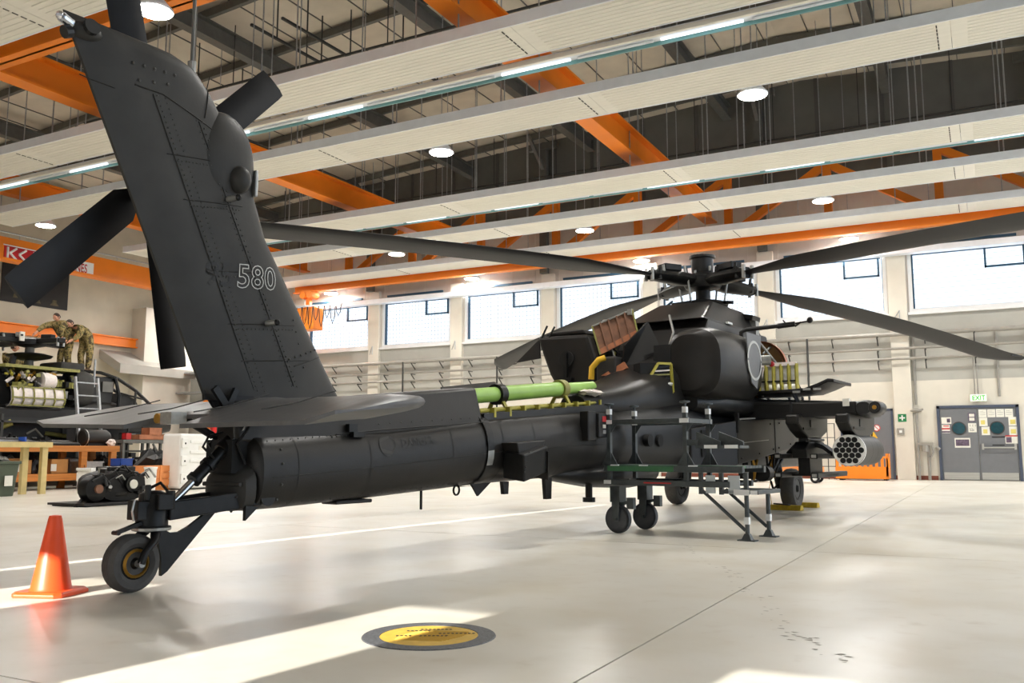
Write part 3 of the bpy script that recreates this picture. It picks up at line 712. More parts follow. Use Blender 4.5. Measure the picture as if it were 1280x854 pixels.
SS = [0, .02, .06, .12, .2, .3, .42, .55, .68, .72, .85, 1]
def fin_ring(z, sh=1):
    le, te = fin_le(z), fin_te(z)
    top = [(le-(le-te)*s, z) for s in SS]
    return [(x, -fin_half(x, z)*sh, z) for x, _ in top]+[(x, fin_half(x, z)*sh, z) for x, _ in reversed(top)]
m = MB(); zs = [1.25, 1.5, 1.8, 2.1, 2.43, 2.7, 2.97, 3.2, 3.37, 3.45]
rg = [fin_ring(z) for z in zs]+[fin_ring(3.5, .85), fin_ring(3.54, .5), fin_ring(3.555, .15)]
m.rings(rg); fin = m.build('vertical_fin', 'hull_light', H, 50)
# the root of the fin between boom and trailing edge
m = MB(); m.rings([fin_ring(1.22), fin_ring(1.26)]); m.build('fin_root', 'hull', H)
def fp(x, z, off=.003): return (x, -fin_half(x, z)-off, z)
def seam(pts, r=.005, name='panel_seam', n=14, mm='seam_line'):
    out = []
    for (a, b) in zip(pts, pts[1:]):
        for i in range(n): t = i/n; out.append(fp(a[0]+(b[0]-a[0])*t, a[1]+(b[1]-a[1])*t, .002))
    out.append(fp(*pts[-1], .002)); return MB().tube(out, r, 4).build(name, mm, fin)
seam([(-9.58, 3.22), (-9.38, 3.22), (-8.92, 3.08)], .006); seam([(-9.45, 3.2), (-8.55, 1.3)]); seam([(-9.1, 3.12), (-8.2, 1.35)], .004)
seam([(-8.98, 3.5), (-9.05, 3.16)], .004); seam([(-9.92, 3.18), (-9.7, 3.16)], .004)
for z in (2.83, 2.55, 2.1, 1.75, 1.5): seam([(fin_te(z)+.36, z), (fin_le(z)-.22, z+.06)], .0035)
seam([(-8.2, 1.5), (-7.9, 1.6)], .004)
rv = MB()
def frow(a, b, n, r=.006):
    for i in range(n): t = i/(n-1); dot(rv, fp(a[0]+(b[0]-a[0])*t, a[1]+(b[1]-a[1])*t, .002), r)
frow((-9.42, 3.2), (-8.52, 1.3), 60); frow((-9.36, 3.2), (-8.46, 1.3), 60, .005); frow((-9.07, 3.12), (-8.17, 1.35), 50); frow((-9.12, 3.12), (-8.22, 1.35), 50, .005)
frow((-8.25, 1.55), (-7.95, 1.65), 6, .009); frow((-8.2, 1.85), (-8.1, 1.5), 5, .008)
for z in (2.8, 2.52, 2.07, 1.72): frow((fin_te(z)+.4, z), (fin_le(z)-.26, z+.055), 16, .005)
frow((-9.6, 3.36), (-9.3, 3.38), 5, .012); frow((-9.55, 3.26), (-9.35, 3.3), 3, .012)
tag(rv.build('rivets', 'rivet', fin), kind='stuff')
# tail gearbox blisters
m = MB(); m.sphere((-8.84, 0, 2.92), (.27, .11, .36), 24, 16); gb = m.build('gearbox_fairing', 'hull_light', fin, 60)
m = MB(); m.sphere((-8.76, -.10, 2.79), (.08, .085, .10), 16, 12); m.build('gearbox_blister', 'hull_light', fin, 60)
m = MB(); m.b2((-8.585, -.06, 2.72), (-8.555, .02, 2.92)); m.build('leading_edge_light', 'dull_silver', fin, bev=.01)
for x, z in ((-8.84, 2.63), (-8.47, 1.79)):
    y = -fin_half(x, z); m = MB(); m.cyl((x, y, z), (x+.02, y-.09, z+.005), .022, n=10); st_ = m.build('step_peg', 'dull_silver', fin, 40)
    MB().sphere((x+.02, y-.09, z+.005), .024, 8, 6).build('peg_end', 'mech_black', st_)
# top lights and whip aerial
m = MB(); m.sphere((-9.9, -.01, 3.46), (.12, .07, .06), 12, 8); tl = m.build('tip_light_housing', 'hull_light', fin, 60)
MB().cyl((-9.9, -.07, 3.47), (-9.9, -.10, 3.475), .05, n=14).build('light_lens', 'black', tl)
m = MB(); m.cyl((-10.0, -.03, 3.47), (-10.07, -.05, 3.48), .032, n=12); m.sphere((-10.08, -.05, 3.485), .026, 8, 6); m.build('light_lens', 'chrome', tl)
m = MB(); m.cyl((-10.0, -.03, 3.42), (-10.04, -.03, 3.40), .04, n=12); m.build('light_lens', 'black', tl)
rod('whip_aerial', (-9.12, 0, 3.5), (-9.12, 0, 4.75), .013, 'steel_grey'); MB().cyl((-9.12, 0, 3.48), (-9.12, 0, 3.56), .03, n=10).build('aerial_foot', 'dull_silver', H)
# serial digits
def on_fin(x0, z0): return lambda a, b: fp(x0+a, z0+b+a*.09, .004)
text_obj('serial_digits', '95', .235, 'faded_letter', on_fin(-9.0, 2.0), fin, .003)
def outline_digit(ch, x0, z0, size):
    cu = bpy.data.curves.new('t', 'FONT'); cu.body = ch; cu.size = size; cu.resolution_u = 3; cu.fill_mode = 'NONE'
    cu.bevel_depth = .0035; cu.bevel_resolution = 0; cu.offset = .003
    o = bpy.data.objects.new('t', cu); COL.objects.link(o); dg = bpy.context.evaluated_depsgraph_get(); dg.update()
    me = o.evaluated_get(dg).to_mesh(); f = on_fin(x0, z0)
    vs = []
    for v in me.vertices: 
        p = f(v.co.x, v.co.y); vs.append((p[0], p[1]-.001-v.co.z*.3, p[2]))
    fs = [tuple(p.vertices) for p in me.polygons]
    o.evaluated_get(dg).to_mesh_clear(); bpy.data.objects.remove(o); bpy.data.curves.remove(cu)
    MB().add(vs, fs).build('serial_digit', 'roundel_line', fin)
for i, ch in enumerate('580'): outline_digit(ch, -8.745+.123*i, 2.02+.011*i, .235)
# ---- stabilator
def stab_ring(y, x_te, x_le, z_te, z_le, th):
    out = []
    for s, t in ((0, .22), (.12, .35), (.3, .55), (.55, .95), (.78, 1), (.92, .75), (.98, .4), (1, 0)):
        x = x_te+(x_le-x_te)*s; z = z_te+(z_le-z_te)*s; out.append((x, y, z+th*t))
    for s, t in ((.98, .4), (.92, .75), (.78, 1), (.55, .95), (.3, .55), (.12, .35), (0, .22)):
        x = x_te+(x_le-x_te)*s; z = z_te+(z_le-z_te)*s; out.append((x, y, z-th*t*.8))
    return out
SR = [(-1.60, -9.05, -8.55, 1.105, 1.17, .02), (-1.56, -9.2, -8.42, 1.085, 1.18, .055), (-1.4, -9.28, -8.38, 1.03, 1.19, .07), (-.3, -9.3, -8.36, 1.025, 1.20, .072), (-.27, -9.02, -8.36, 1.1, 1.20, .072), (.27, -9.02, -8.36, 1.1, 1.20, .072), (.3, -9.3, -8.36, 1.03, 1.20, .072), (1.35, -9.28, -8.38, 1.055, 1.2, .07), (1.55, -9.22, -8.45, 1.09, 1.18, .045), (1.6, -9.2, -8.6, 1.095, 1.16, .012)]
m = MB(); m.rings([stab_ring(*s) for s in SR]); stab = m.build('stabilator', 'stab_grey', H, 40)
for y in (-.95, -.3, .3, .95): MB().tube([(-9.2, y, 1.12), (-8.95, y, 1.165), (-8.6, y, 1.262)], .004, 4).build('panel_seam', 'seam_line', stab)
MB().cyl((-9.12, .18, 1.09), (-9.14, .18, 1.09), .035, n=10).build('lamp', 'brass', stab); MB().b2((-9.14, .02, 1.05), (-9.02, .14, 1.13)).build('actuator_block', 'dull_silver', stab)
m = MB(); m.cyl((-8.75, .1, .98), (-9.0, .1, 1.1), .028, n=8); m.cyl((-8.62, .1, .9), (-8.75, .1, .98), .018, n=8); m.build('actuator', 'mech_black', H, 50)
for y in (-.1, .0): 
    m = MB(); m.bar((-8.9, y, 1.3), (-8.75, y, 1.12), .03, .05); m.bar((-8.72, y, 1.3), (-8.8, y, 1.14), .03, .04); m.build('fin_hinge', 'mech_black', H)
# ---- tail wheel gear
def wheel(name, c, r, w, parent, hubm, groove=True):
    t = MB(); pr_ = [(r*.56, -w*.36), (r*.70, -w*.5), (r*.88, -w*.47), (r*.97, -w*.3)]
    if groove:
        for q in (-.2, -.1, 0, .1, .2): pr_ += [(r, (q-.035)*w), (r*.975, (q-.012)*w), (r*.975, (q+.012)*w), (r, (q+.035)*w)]
    else: pr_ += [(r, 0)]
    pr_ += [(r*.97, w*.3), (r*.88, w*.47), (r*.70, w*.5), (r*.56, w*.36)]
    t.lathe(pr_, c, (0, 1, 0), 36, caps=True); tw = t.build(name, 'tyre', parent, 35)
    for s in (-1, 1):
        b = MB(); b.lathe([(r*.56, s*w*.36), (r*.5, s*w*.40), (r*.45, s*w*.30), (r*.2, s*w*.36), (r*.13, s*w*.5), (r*.01, s*w*.52)], c, (0, 1, 0), 24, caps=False); b.build('wheel_hub', hubm, tw, 35)
    return tw
wheel('tail_wheel', (-9.39, 0, .178), .178, .135, H, 'mech_black')
MB().lathe([(.09, 0), (.075, .012), (.07, 0)], (-9.39, -.055, .178), (0, -1, 0), 20, caps=False).build('brass_ring', 'brass', H, 50)
MB().cyl((-9.39, -.12, .178), (-9.39, .12, .178), .022, n=10).build('axle', 'dull_silver', H, 50)
m = MB()
for s in (-1, 1): m.tube([(-9.39, s*.105, .178), (-9.37, s*.11, .24), (-9.30, s*.10, .31), (-9.26, s*.05, .375)], [.024, .024, .028, .034], 8)
m.build('wheel_fork', 'mech_black', H, 50)
m = MB(); m.lathe([(.075, .36), (.118, .37), (.118, .395), (.1, .4), (.1, .52), (.085, .54), (.085, .6), (.05, .62)], (-9.26, 0, 0), (0, 0, 1), 20); sw = m.build('swivel_housing', 'mech_black', H, 40)
MB().lathe([(.12, .372), (.121, .388)], (-9.26, 0, 0), (0, 0, 1), 20, caps=False).build('collar', 'dull_silver', sw)
m = MB(); m.b2((-9.4, -.06, .44), (-9.3, .06, .56)); m.b2((-9.3, -.13, .5), (-9.2, -.08, .6)); m.cyl((-9.33, -.05, .56), (-9.33, -.05, .66), .02, n=8); m.cyl((-9.2, -.1, .5), (-9.2, -.1, .62), .03, n=8); m.build('lock_unit', 'mech_black', sw, bev=.006)
m = MB(); m.tube([(-9.33, -.04, .63), (-9.25, -.06, .67), (-9.18, -.03, .62), (-9.15, 0, .56)], .01, 6); m.build('brake_hose', 'mech_black', sw)
m = MB(); m.bar((-9.32, -.02, .43), (-9.54, -.06, .375), .03, .022); m.cyl((-9.54, -.09, .375), (-9.54, -.03, .375), .014, n=8); m.build('tow_lever', 'mech_black', sw)
m = MB(); m.tube([(-9.42, -.05, .44), (-9.44, -.06, .5), (-9.42, -.05, .57)], .007, 5); m.build('handle', 'dull_silver', sw)
for s in (-1, 1):
    m = MB(); m.add([(-9.2, s*.09-.015, .43), (-9.2, s*.09+.015, .43), (-9.2, s*.09+.015, .55), (-9.2, s*.09-.015, .55), (-8.5, s*.17-.02, .50), (-8.5, s*.17+.02, .50), (-8.5, s*.17+.02, .61), (-8.5, s*.17-.02, .61)],
                    [(0,1,2,3),(4,7,6,5),(0,4,5,1),(1,5,6,2),(2,6,7,3),(3,7,4,0)]); m.build('trailing_arm', 'mech_black', H, bev=.008)
    MB().cyl((-8.5, s*.13, .555), (-8.5, s*.215, .555), .065, n=14).build('arm_pivot', 'mech_black', H, 40)
m = MB(); m.b2((-8.98, -.13, .46), (-8.86, .13, .54)); m.build('cross_web', 'mech_black', H)
m = MB(); m.cyl((-9.12, -.02, .55), (-8.95, -.02, .70), .026, n=12); m.build('strut_rod', 'chrome', H, 50)
m = MB(); m.cyl((-8.98, -.02, .675), (-8.72, -.02, .905), .042, n=14); m.cyl((-8.88, -.02, .765), (-8.85, -.02, .79), .055, n=14); m.cyl((-8.98, -.02, .675), (-8.955, -.02, .697), .052, n=14); m.cyl((-8.76, -.02, .87), (-8.68, -.02, .94), .058, n=14); m.build('strut_cylinder', 'mech_black', H, 40)
m = MB(); m.tube([(-8.84, -.05, .82), (-8.95, -.07, .90), (-8.9, -.06, .97), (-8.78, -.05, 1.0)], .009, 6); m.build('hydraulic_hose', 'mech_black', H)
m = MB(); m.prism([(-8.8, .5), (-8.9, .43), (-8.99, .375), (-9.06, .345), (-9.13, .345), (-9.2, .38), (-9.215, .3), (-9.19, .2), (-9.18, .075), (-9.14, .1), (-8.74, .5)], -.015, .015); m.build('guard_plate', 'mech_black', H)
m = MB(); m.prism([(-8.68, .5), (-8.68, .4), (-8.57, .49)], -.2, -.17); m.build('tie_down_lug', 'mech_black', H)
# ---- tail rotor
hubc = Vector((-9.05, .0, 2.85))
MB().cyl(hubc+Vector((0, .05, 0)), hubc+Vector((0, .55, 0)), .07, n=16).build('tail_rotor_shaft', 'mech_black', H, 40)
m = MB(); m.cyl(hubc+Vector((0, .34, 0)), hubc+Vector((0, .42, 0)), .16, n=18); m.cyl(hubc+Vector((0, .47, 0)), hubc+Vector((0, .54, 0)), .13, n=18); m.build('tail_rotor_hub', 'mech_black', H, 40)
for ang, yy in ((-133.5, .38), (46.5, .38), (104, .5), (-80, .5)):
    a = R(ang); d = Vector((math.cos(a), 0, math.sin(a))); w_ = Vector((-math.sin(a), 0, math.cos(a))); b = MB(); rg = []
    for r_, hw in ((.16, .05), (.3, .06), (.42, .125), (1.33, .125), (1.4, .12)):
        ring = []
        for c_, t_ in ((-1, 0), (-.6, .8), (0, 1), (.6, .8), (1, 0), (.6, -.8), (0, -1), (-.6, -.8)):
            p = hubc+d*r_+w_*hw*c_+Vector((0, yy+.018*t_+.02*c_, 0)); ring.append(p)
        rg.append(ring)
    b.rings(rg); tb = b.build('tail_rotor_blade', 'blade_black', H, 40)
    p0 = hubc+d*.2+Vector((0, yy-.03, 0)); MB().cyl(p0, p0+d*.14, .03, n=8).build('pitch_horn', 'mech_black', tb)
# ---- main fuselage
FS = [(-3.6, 0, 1.0, .43, .42, 2.4), (-3.1, 0, 1.04, .52, .45, 2.6), (-2.3, 0, 1.1, .60, .5, 3), (-1.2, 0, 1.15, .65, .52, 3.2), (.5, 0, 1.18, .66, .56, 3.2), (2.2, 0, 1.14, .62, .55, 3.2), (3.8, 0, 1.05, .54, .46, 3), (4.8, 0, 1.0, .38, .32, 2.6), (5.3, 0, 1.0, .2, .18, 2.4), (5.4, 0, 1.0, .08, .08, 2)]
fus = loft(FS, 36).build('fuselage', 'hull_dark', H, 40)
m = MB(); m.rings([sring(x, -.08, z, ry, rz, 2.4, 24) for x, z, ry, rz in ((-4.75, .64, .05, .03), (-4.4, .62, .2, .08), (-3.7, .61, .34, .15), (-3.0, .63, .4, .2), (-2.62, .65, .36, .19), (-2.48, .68, .25, .12))]); m.build('belly_fairing', 'hull_dark', H, 40)
# details on the fuselage side
m = MB(); m.b2((-4.42, -.47, .98), (-4.24, -.36, 1.30)); sbx = m.build('side_box', 'hull_dark', H, bev=.012)
MB().b2((-4.24, -.50, 1.02), (-4.02, -.38, 1.28)).build('switch_panel', 'black', sbx, bev=.01)
MB().b2((-4.17, -.506, 1.19), (-4.09, -.5, 1.25)).build('red_button', 'red', sbx); MB().b2((-4.16, -.506, 1.12), (-4.10, -.5, 1.16)).build('white_label', 'paper', sbx); MB().b2((-4.16, -.506, 1.06), (-4.10, -.5, 1.10)).build('white_label', 'print_grey', sbx)
for x in (-3.12, -2.84): MB().cyl((x, -.48, 1.0), (x, -.57, 1.0), .075, n=18).build('oval_port', 'hole_black', H, 40)
m = MB(); m.lathe([(.13, 0), (.13, .01), (.12, .01), (.12, 0)], (-1.85, -.625, 1.0), (0, -1, 0), 24, caps=False); m.build('step_ring', 'hole_black', H)
# forward avionics bay along the right side
def efab():
    z0 = lambda x: .69+(x+1.45)*.095; z1 = lambda x: 1.27+(x+1.45)*.045
    pts = [(-2.05, -.62), (-1.45, -1.0), (1.0, -1.0), (2.6, -.95), (3.6, -.7), (3.6, -.4), (-2.05, -.4)]
    b = MB(); n = len(pts)
    b.add([(x, y, z0(x)) for x, y in pts]+[(x, y, z1(x) if x > -2 else 1.16) for x, y in pts], [tuple(range(n))[::-1], tuple(range(n, 2*n))]+[(i, (i+1) % n, n+(i+1) % n, n+i) for i in range(n)])
    return b, z0, z1
b, z0f, z1f = efab(); bay = b.build('avionics_bay', 'hull', H, bev=.015)
for x in (-1.42, .1): MB().b2((x-.012, -1.006, z0f(x)+.01), (x+.012, -1.0, z1f(x)-.01)).build('door_seam', 'seam_line', bay)
MB().bar((-1.3, -1.004, .98), (-.2, -1.004, 1.03), .006, .008).build('door_seam', 'dull_silver', bay)
for zz in (.86, 1.08): MB().box((-1.86, -.755, zz), (.16, .012, .12), Matrix.Rotation(R(-32), 3, 'Z')).build('vent', 'hole_black', bay)
dt = MB()
for x, z in ((-1.3, .78), (-.6, .84), (0, .9), (.25, .92), (.8, .98), (-.1, 1.26), (.3, 1.28)): dot(dt, (x, -1.004, z), .014)
tag(dt.build('fasteners', 'hull_dark', bay), kind='stuff')
MB().bar((-1.35, -.985, 1.29), (-.75, -.99, 1.32), .05, .02).build('pale_edge', 'dull_silver', bay); MB().bar((-.3, -.985, 1.335), (.9, -.99, 1.385), .05, .02).build('pale_edge', 'dull_silver', bay)
MB().box((-1.43, -1.0, 1.24), (.05, .05, .26)).build('hinge_post', 'mech_black', bay)
# ---- transmission deck and rear turtle fairing
m = MB(); m.rings([sring(x, 0, z, ry, rz, 2.6, 28) for x, z, ry, rz in ((-3.95, 1.40, .16, .10), (-3.5, 1.42, .36, .2), (-3.0, 1.48, .46, .26), (-2.4, 1.56, .52, .38), (-1.8, 1.68, .55, .52), (-1.0, 1.75, .55, .6), (.6, 1.78, .5, .6), (1.3, 1.7, .45, .5))]); m.build('transmission_deck', 'hull', H, 40)
# opened equipment bay on the deck side
Mb = Matrix.Rotation(R(-38), 3, 'Z')
def bp_(u, v, d=0): return Vector((-2.44, -.29, 1.79))+Mb @ Vector((-.0, 0, 0))+Mb @ Vector((u, -.10-d, v))
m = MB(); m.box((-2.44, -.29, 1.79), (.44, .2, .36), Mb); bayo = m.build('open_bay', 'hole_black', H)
for a_, b_ in (((-.22, -.18), (.22, -.18)), ((.22, -.18), (.20, .18)), ((.20, .18), (.02, .18)), ((.02, .18), (-.22, -.18))):
    MB().bar(bp_(*a_, .012), bp_(*b_, .012), .03, .03).build('bay_frame', 'primer_yellow', bayo)
for k in range(6): MB().bar(bp_(-.14+.03*k, -.12+.05*k, .01), bp_(.18, -.11+.052*k, .01), .02, .018).build('bay_shelf', ['primer_dull', 'dull_silver', 'mech_black', 'primer_dull', 'rag_white', 'mech_black'][k], bayo)
MB().cyl(bp_(-.24, -.08, .03), bp_(.2, -.08, .03), .022, n=8).build('bay_tube', 'dull_silver', bayo)
# rags
def rag(name, c, s, mm, par=H):
    rnd = random.Random(3); b = MB(); rg = []
    for j in range(7):
        t = -PI/2+PI*j/6; t = max(-1.5, min(1.5, t)); rg.append([(c[0]+s[0]*math.cos(t)*math.cos(a)*(1+.35*rnd.uniform(-1, 1)), c[1]+s[1]*math.cos(t)*math.sin(a)*(1+.35*rnd.uniform(-1, 1)), c[2]+s[2]*math.sin(t)*(1+.4*rnd.uniform(-1, 1))) for a in [2*PI*i/14 for i in range(14)]])
    b.rings(rg); return b.build(name, mm)
def world(p):
    return H.matrix_basis @ Vector(p)
for nm, c, s, mm, lab in (('rag', (-3.78, -.12, 1.535), (.12, .15, .04), 'rag_white', 'crumpled white and pink rag lying beside the green shaft'), ('rag', (-2.6, -.36, 1.66), (.07, .08, .04), 'rag_pink', 'crumpled pink rag stuffed in the open bay')):
    t = thing(nm, lab, 'rag', world(c), R(83.63)); o = rag('cloth', (0, 0, 0), s, mm); o.parent = t
    if mm == 'rag_white':
        o = rag('cloth', (.09, .09, -.002), (.08, .08, .045), 'rag_pink'); o.parent = t
# ---- mast fairing
def frustum(b, lo, hi):
    b.rings([[(lo[0], lo[2], lo[4]), (lo[1], lo[2], lo[4]), (lo[1], lo[3], lo[4]), (lo[0], lo[3], lo[4])], [(hi[0], hi[2], hi[4]), (hi[1], hi[2], hi[4]), (hi[1], hi[3], hi[4]), (hi[0], hi[3], hi[4])]]); return b
m = MB(); frustum(m, (-1.75, 1.3, -.62, .62, 2.2), (-1.3, 1.1, -.6, .6, 2.68)); frustum(m, (-1.5, .9, -.6, .6, 2.66), (-.7, .55, -.42, .42, 3.02)); dog = m.build('mast_fairing', 'hull', H, bev=.03)
MB().b2((-.62, -.62, 2.68), (-.45, -.58, 2.71)).build('white_tag', 'white_paint', dog)
MB().box((.62, -.46, 2.93), (.35, .3, .08), Matrix.Rotation(R(12), 3, 'X')).build('cowl_lip', 'hull', dog, bev=.01); MB().b2((.6, -.6, 2.6), (.75, -.5, 2.9)).build('cowl_post', 'dull_silver', dog)
m = MB(); m.tube([(-.95, .45, 2.68), (-.6, .40, 2.98), (-.4, .33, 3.12)], .018, 6); m.build('open_stay', 'frame_blue', dog)
MB().b2((-1.4, .75, 2.55), (-1.1, 1.0, 2.78)).build('exhaust_stub', 'dull_silver', H, bev=.02)
# main rotor head
MB().cyl((0, 0, 2.95), (0, 0, 3.4), .11, n=18).build('mast', 'mech_black', H, 40)
sw = MB().lathe([(.14, 3.02), (.36, 3.05), (.38, 3.09), (.3, 3.13), (.14, 3.15)], n=24).build('swashplate', 'mech_black', H, 40)
for k in range(4):
    a = R(-28.5+90*k+20); MB().cyl((.36*math.cos(a), .36*math.sin(a), 3.1), (.42*math.cos(a), .42*math.sin(a), 3.42), .016, n=8).build('pitch_link', 'dull_silver', H)
    MB().bar((.36*math.cos(a), .36*math.sin(a), 3.09), (.62*math.cos(a-.3), .62*math.sin(a-.3), 3.04), .04, .05).build('swash_arm', 'mech_black', H)
hub = MB().lathe([(.1, 3.3), (.26, 3.34), (.3, 3.42), (.3, 3.50), (.22, 3.55), (.16, 3.58)], n=24).build('rotor_hub', 'mech_black', H, 35)
MB().lathe([(.15, 3.57), (.165, 3.60), (.17, 3.75), (.17, 3.80), (.2, 3.81), (.2, 3.845), (.05, 3.85), (.05, 3.88)], n=28).build('top_drum', 'hull_dark', hub, 35)
dt = MB()
for k in range(20): dot(dt, (.185*math.cos(k*PI/10), .185*math.sin(k*PI/10), 3.847), .01)
tag(dt.build('drum_bolts', 'dull_silver', hub), kind='stuff')
rb_ = MB(); rnd = random.Random(5)
for k in range(26):
    a = rnd.uniform(0, 2*PI); r_ = rnd.uniform(.15, .34); z = rnd.uniform(3.45, 3.6); rb_.cyl((r_*math.cos(a), r_*math.sin(a), z), (r_*math.cos(a), r_*math.sin(a), z+.07), .018, n=6)
rb_.build('hub_fittings', 'dull_silver', hub)['kind'] = 'stuff'
BL = [(-28.5, -.055, -.009, -.13), (61.5, -.04, -.0075, .1), (151.5, .03, -.0035, .13), (241.5, -.02, -.0050, -.12)]
for ang, s1, s2, pit_ in BL:
    a = R(ang); d = Vector((math.cos(a), math.sin(a), 0)); w_ = Vector((-math.sin(a), math.cos(a), 0)); zz = lambda r: 3.45+s1*r+s2*r*r
    up_ = Vector((0, 0, 1))
    def P(r, c, t): return d*r+w_*c+up_*(zz(r)+t)
    m = MB(); rg = []
    for r_, hw, th in ((.2, .16, .09), (.45, .19, .11), (.75, .16, .095), (.98, .12, .08)):
        rg.append([P(r_, hw*math.cos(q), th*math.sin(q)) for q in [2*PI*i/10 for i in range(10)]])
    m.rings(rg); arm = m.build('rotor_arm', 'mech_black', H, 40)
    m = MB()
    m.box(P(.62, 0, .14), (.3, .2, .10), Matrix((d, w_, up_)).transposed()); m.build('lag_damper', 'mech_black', arm, bev=.012)
    for r2, c2, z2 in ((.42, .12, .13), (.5, -.14, .12), (.8, .1, .1), (.84, -.1, .1), (.3, 0, .14)): MB().cyl(P(r2, c2, z2-.06), P(r2+.02, c2, z2+.05), .022, n=7).build('arm_fitting', 'dull_silver' if c2 > 0 else 'mech_black', arm)
    for c in (-.08, .08): MB().cyl(P(1.0, c, -.09), P(1.0, c, .10), .028, n=10).build('blade_bolt', 'dull_silver', arm, 40)
    for c in (-.1, .1): MB().cyl(P(.88, c, -.07), P(.88, c, .09), .03, n=8).build('bearing', 'mech_black', arm)
    m = MB(); rg = []
    for r_, c0, hw in ((.95, 0, .09), (1.12, 0, .11), (1.7, 0, .2), (2.2, 0, .262), (3.2, 0, .265), (4.2, 0, .265), (5.2, 0, .265), (6.2, 0, .265), (6.75, 0, .265), (7.1, -.1, .2), (7.315, -.24, .08)):
        tw_ = pit_*min(1, (r_-.95)/1.2)
        ring = []
        for c_, t_ in ((-1, .0), (-.5, .5), (.1, .9), (.55, 1), (.85, .7), (1, 0), (.85, -.7), (.55, -1), (.1, -.9), (-.5, -.5)):
            ring.append(P(r_, c0+hw*c_, .03*t_+tw_*(c0+c_*hw)))
        rg.append(ring)
    m.rings(rg); bl = m.build('main_rotor_blade', 'blade_black', H, 50)
    tip = MB(); MB().box(P(7.0, -.33, 0), (.3, .02, .02), Matrix((d, w_, up_)).transposed()).build('trim_tab', 'blade_black', bl)
# ---- engine nacelles
NS = [(-2.12, -.66, 2.0, .30, .36, 2.6), (-2.06, -.68, 2.0, .37, .43, 2.7), (-1.85, -.70, 2.0, .40, .47, 2.8), (-1.2, -.72, 2.0, .41, .47, 2.8), (-.75, -.72, 2.0, .41, .46, 2.8), (-.62, -.70, 2.0, .36, .42, 2.8)]
m = MB(); m.rings([sring(*s, n=32) for s in NS]); nac = m.build('engine_nacelle', 'hull', H, 40)
m = MB(); m.prism([(-1.35, 2.44), (-.78, 2.44), (-.85, 2.05), (-1.0, 1.7), (-1.2, 1.78), (-1.3, 2.1)], -1.14, -1.125); m.build('pale_patch', 'pale_roundel', nac)
m = MB(); m.lathe([(.27, 0), (.27, .006), (.235, .006), (.235, 0)], (-1.07, -1.14, 2.08), (0, -1, 0), 36, caps=False); m.build('roundel_ring', 'roundel_line', nac)
for sgn in (-1, 1): MB().bar((-1.07+sgn*.24, -1.147, 2.08), (-1.07+sgn*.29, -1.147, 2.08), .004, .03).build('roundel_break', 'pale_roundel', nac)
m = MB(); m.cyl((-.66, -1.08, 2.12), (-.60, -1.2, 2.12), .07, n=14); m.build('drain_cap', 'dull_silver', nac, 40); MB().sphere((-.58, -1.21, 2.07), .04, 10, 8).build('red_plug', 'red', nac, 60)
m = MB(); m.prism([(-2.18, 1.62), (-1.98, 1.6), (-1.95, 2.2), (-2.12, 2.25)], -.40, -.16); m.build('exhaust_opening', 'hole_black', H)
# lower fuselage shoulder under the nacelle
m = MB(); m.rings([sring(x, -.6, z, ry, rz, 2.6, 20) for x, z, ry, rz in ((-2.0, 1.5, .1, .1), (-1.5, 1.5, .3, .16), (-.4, 1.5, .35, .18), (.4, 1.5, .3, .15))]); m.build('shoulder_fairing', 'hull_dark', H, 40)
# port nacelle, seen from behind
m = MB(); poly = [(1.42, 2.44), (.62, 2.42), (.52, 2.1), (.48, 1.72), (.75, 1.66), (1.08, 1.68), (1.22, 1.9), (1.34, 2.2)]
m.prism([(y, z) for y, z in poly], -2.5, -.6, 'x'); pn = m.build('port_nacelle', 'hull', H, bev=.05)
m = MB(); m.rings([[(-2.4, y, z) for y, z in ((.7, 2.44), (1.35, 2.44), (1.3, 2.5), (.75, 2.5))], [(-1.0, y, z) for y, z in ((.7, 2.46), (1.35, 2.46), (1.3, 2.56), (.75, 2.56))]]); m.build('nacelle_top', 'hull', pn, bev=.02)
MB().cyl((-2.505, .93, 2.10), (-2.53, .93, 2.10), .105, n=22).build('round_hatch', 'hole_black', pn, 40)
m = MB(); m.b2((-2.57, .905, 1.80), (-2.52, .955, 2.18)); m.b2((-2.58, .83, 1.80), (-2.5, 1.03, 1.84)); m.build('hatch_handle', 'mech_black', pn)
m = MB(); m.prism([(-.08, 1.70), (.08, 1.70), (.04, 1.64), (-.04, 1.64)], -2.56, -2.46, 'x'); o = m.build('hatch_foot', 'mech_black', pn); o.location = (0, .93, .1)
m = MB(); m.add([(-2.45, 1.42, 2.4), (-2.2, 1.75, 2.28), (-2.3, 1.9, 2.12), (-2.45, 1.4, 2.14), (-2.42, 1.42, 2.4), (-2.17, 1.75, 2.28), (-2.27, 1.9, 2.12), (-2.42, 1.4, 2.14)], [(0,1,2,3),(4,7,6,5),(0,4,5,1),(1,5,6,2),(2,6,7,3),(3,7,4,0)]); m.build('open_cowl', 'hull_dark', H)
for k in (0, 1): MB().tube([(-2.48, 1.35-.12*k, 2.42), (-2.48, 1.26-.12*k, 2.58-.02*k)], .014, 6).build('stay_rod', 'mech_black', H)
m = MB(); m.b2((-2.5, .2, 1.75), (-1.6, .5, 2.1)); m.build('deck_wall', 'hull_light', H, bev=.03)
# ---- opened deck panels
def quad_panel(name, q, th, mm, inner=None):
    q = [Vector(p) for p in q]; n = (q[1]-q[0]).cross(q[3]-q[0]).normalized()
    vs = q+[p+n*th for p in q]
    return MB().add(vs, [(0,1,2,3),(4,7,6,5),(0,4,5,1),(1,5,6,2),(2,6,7,3),(3,7,4,0)]).build(name, mm, H), n, q
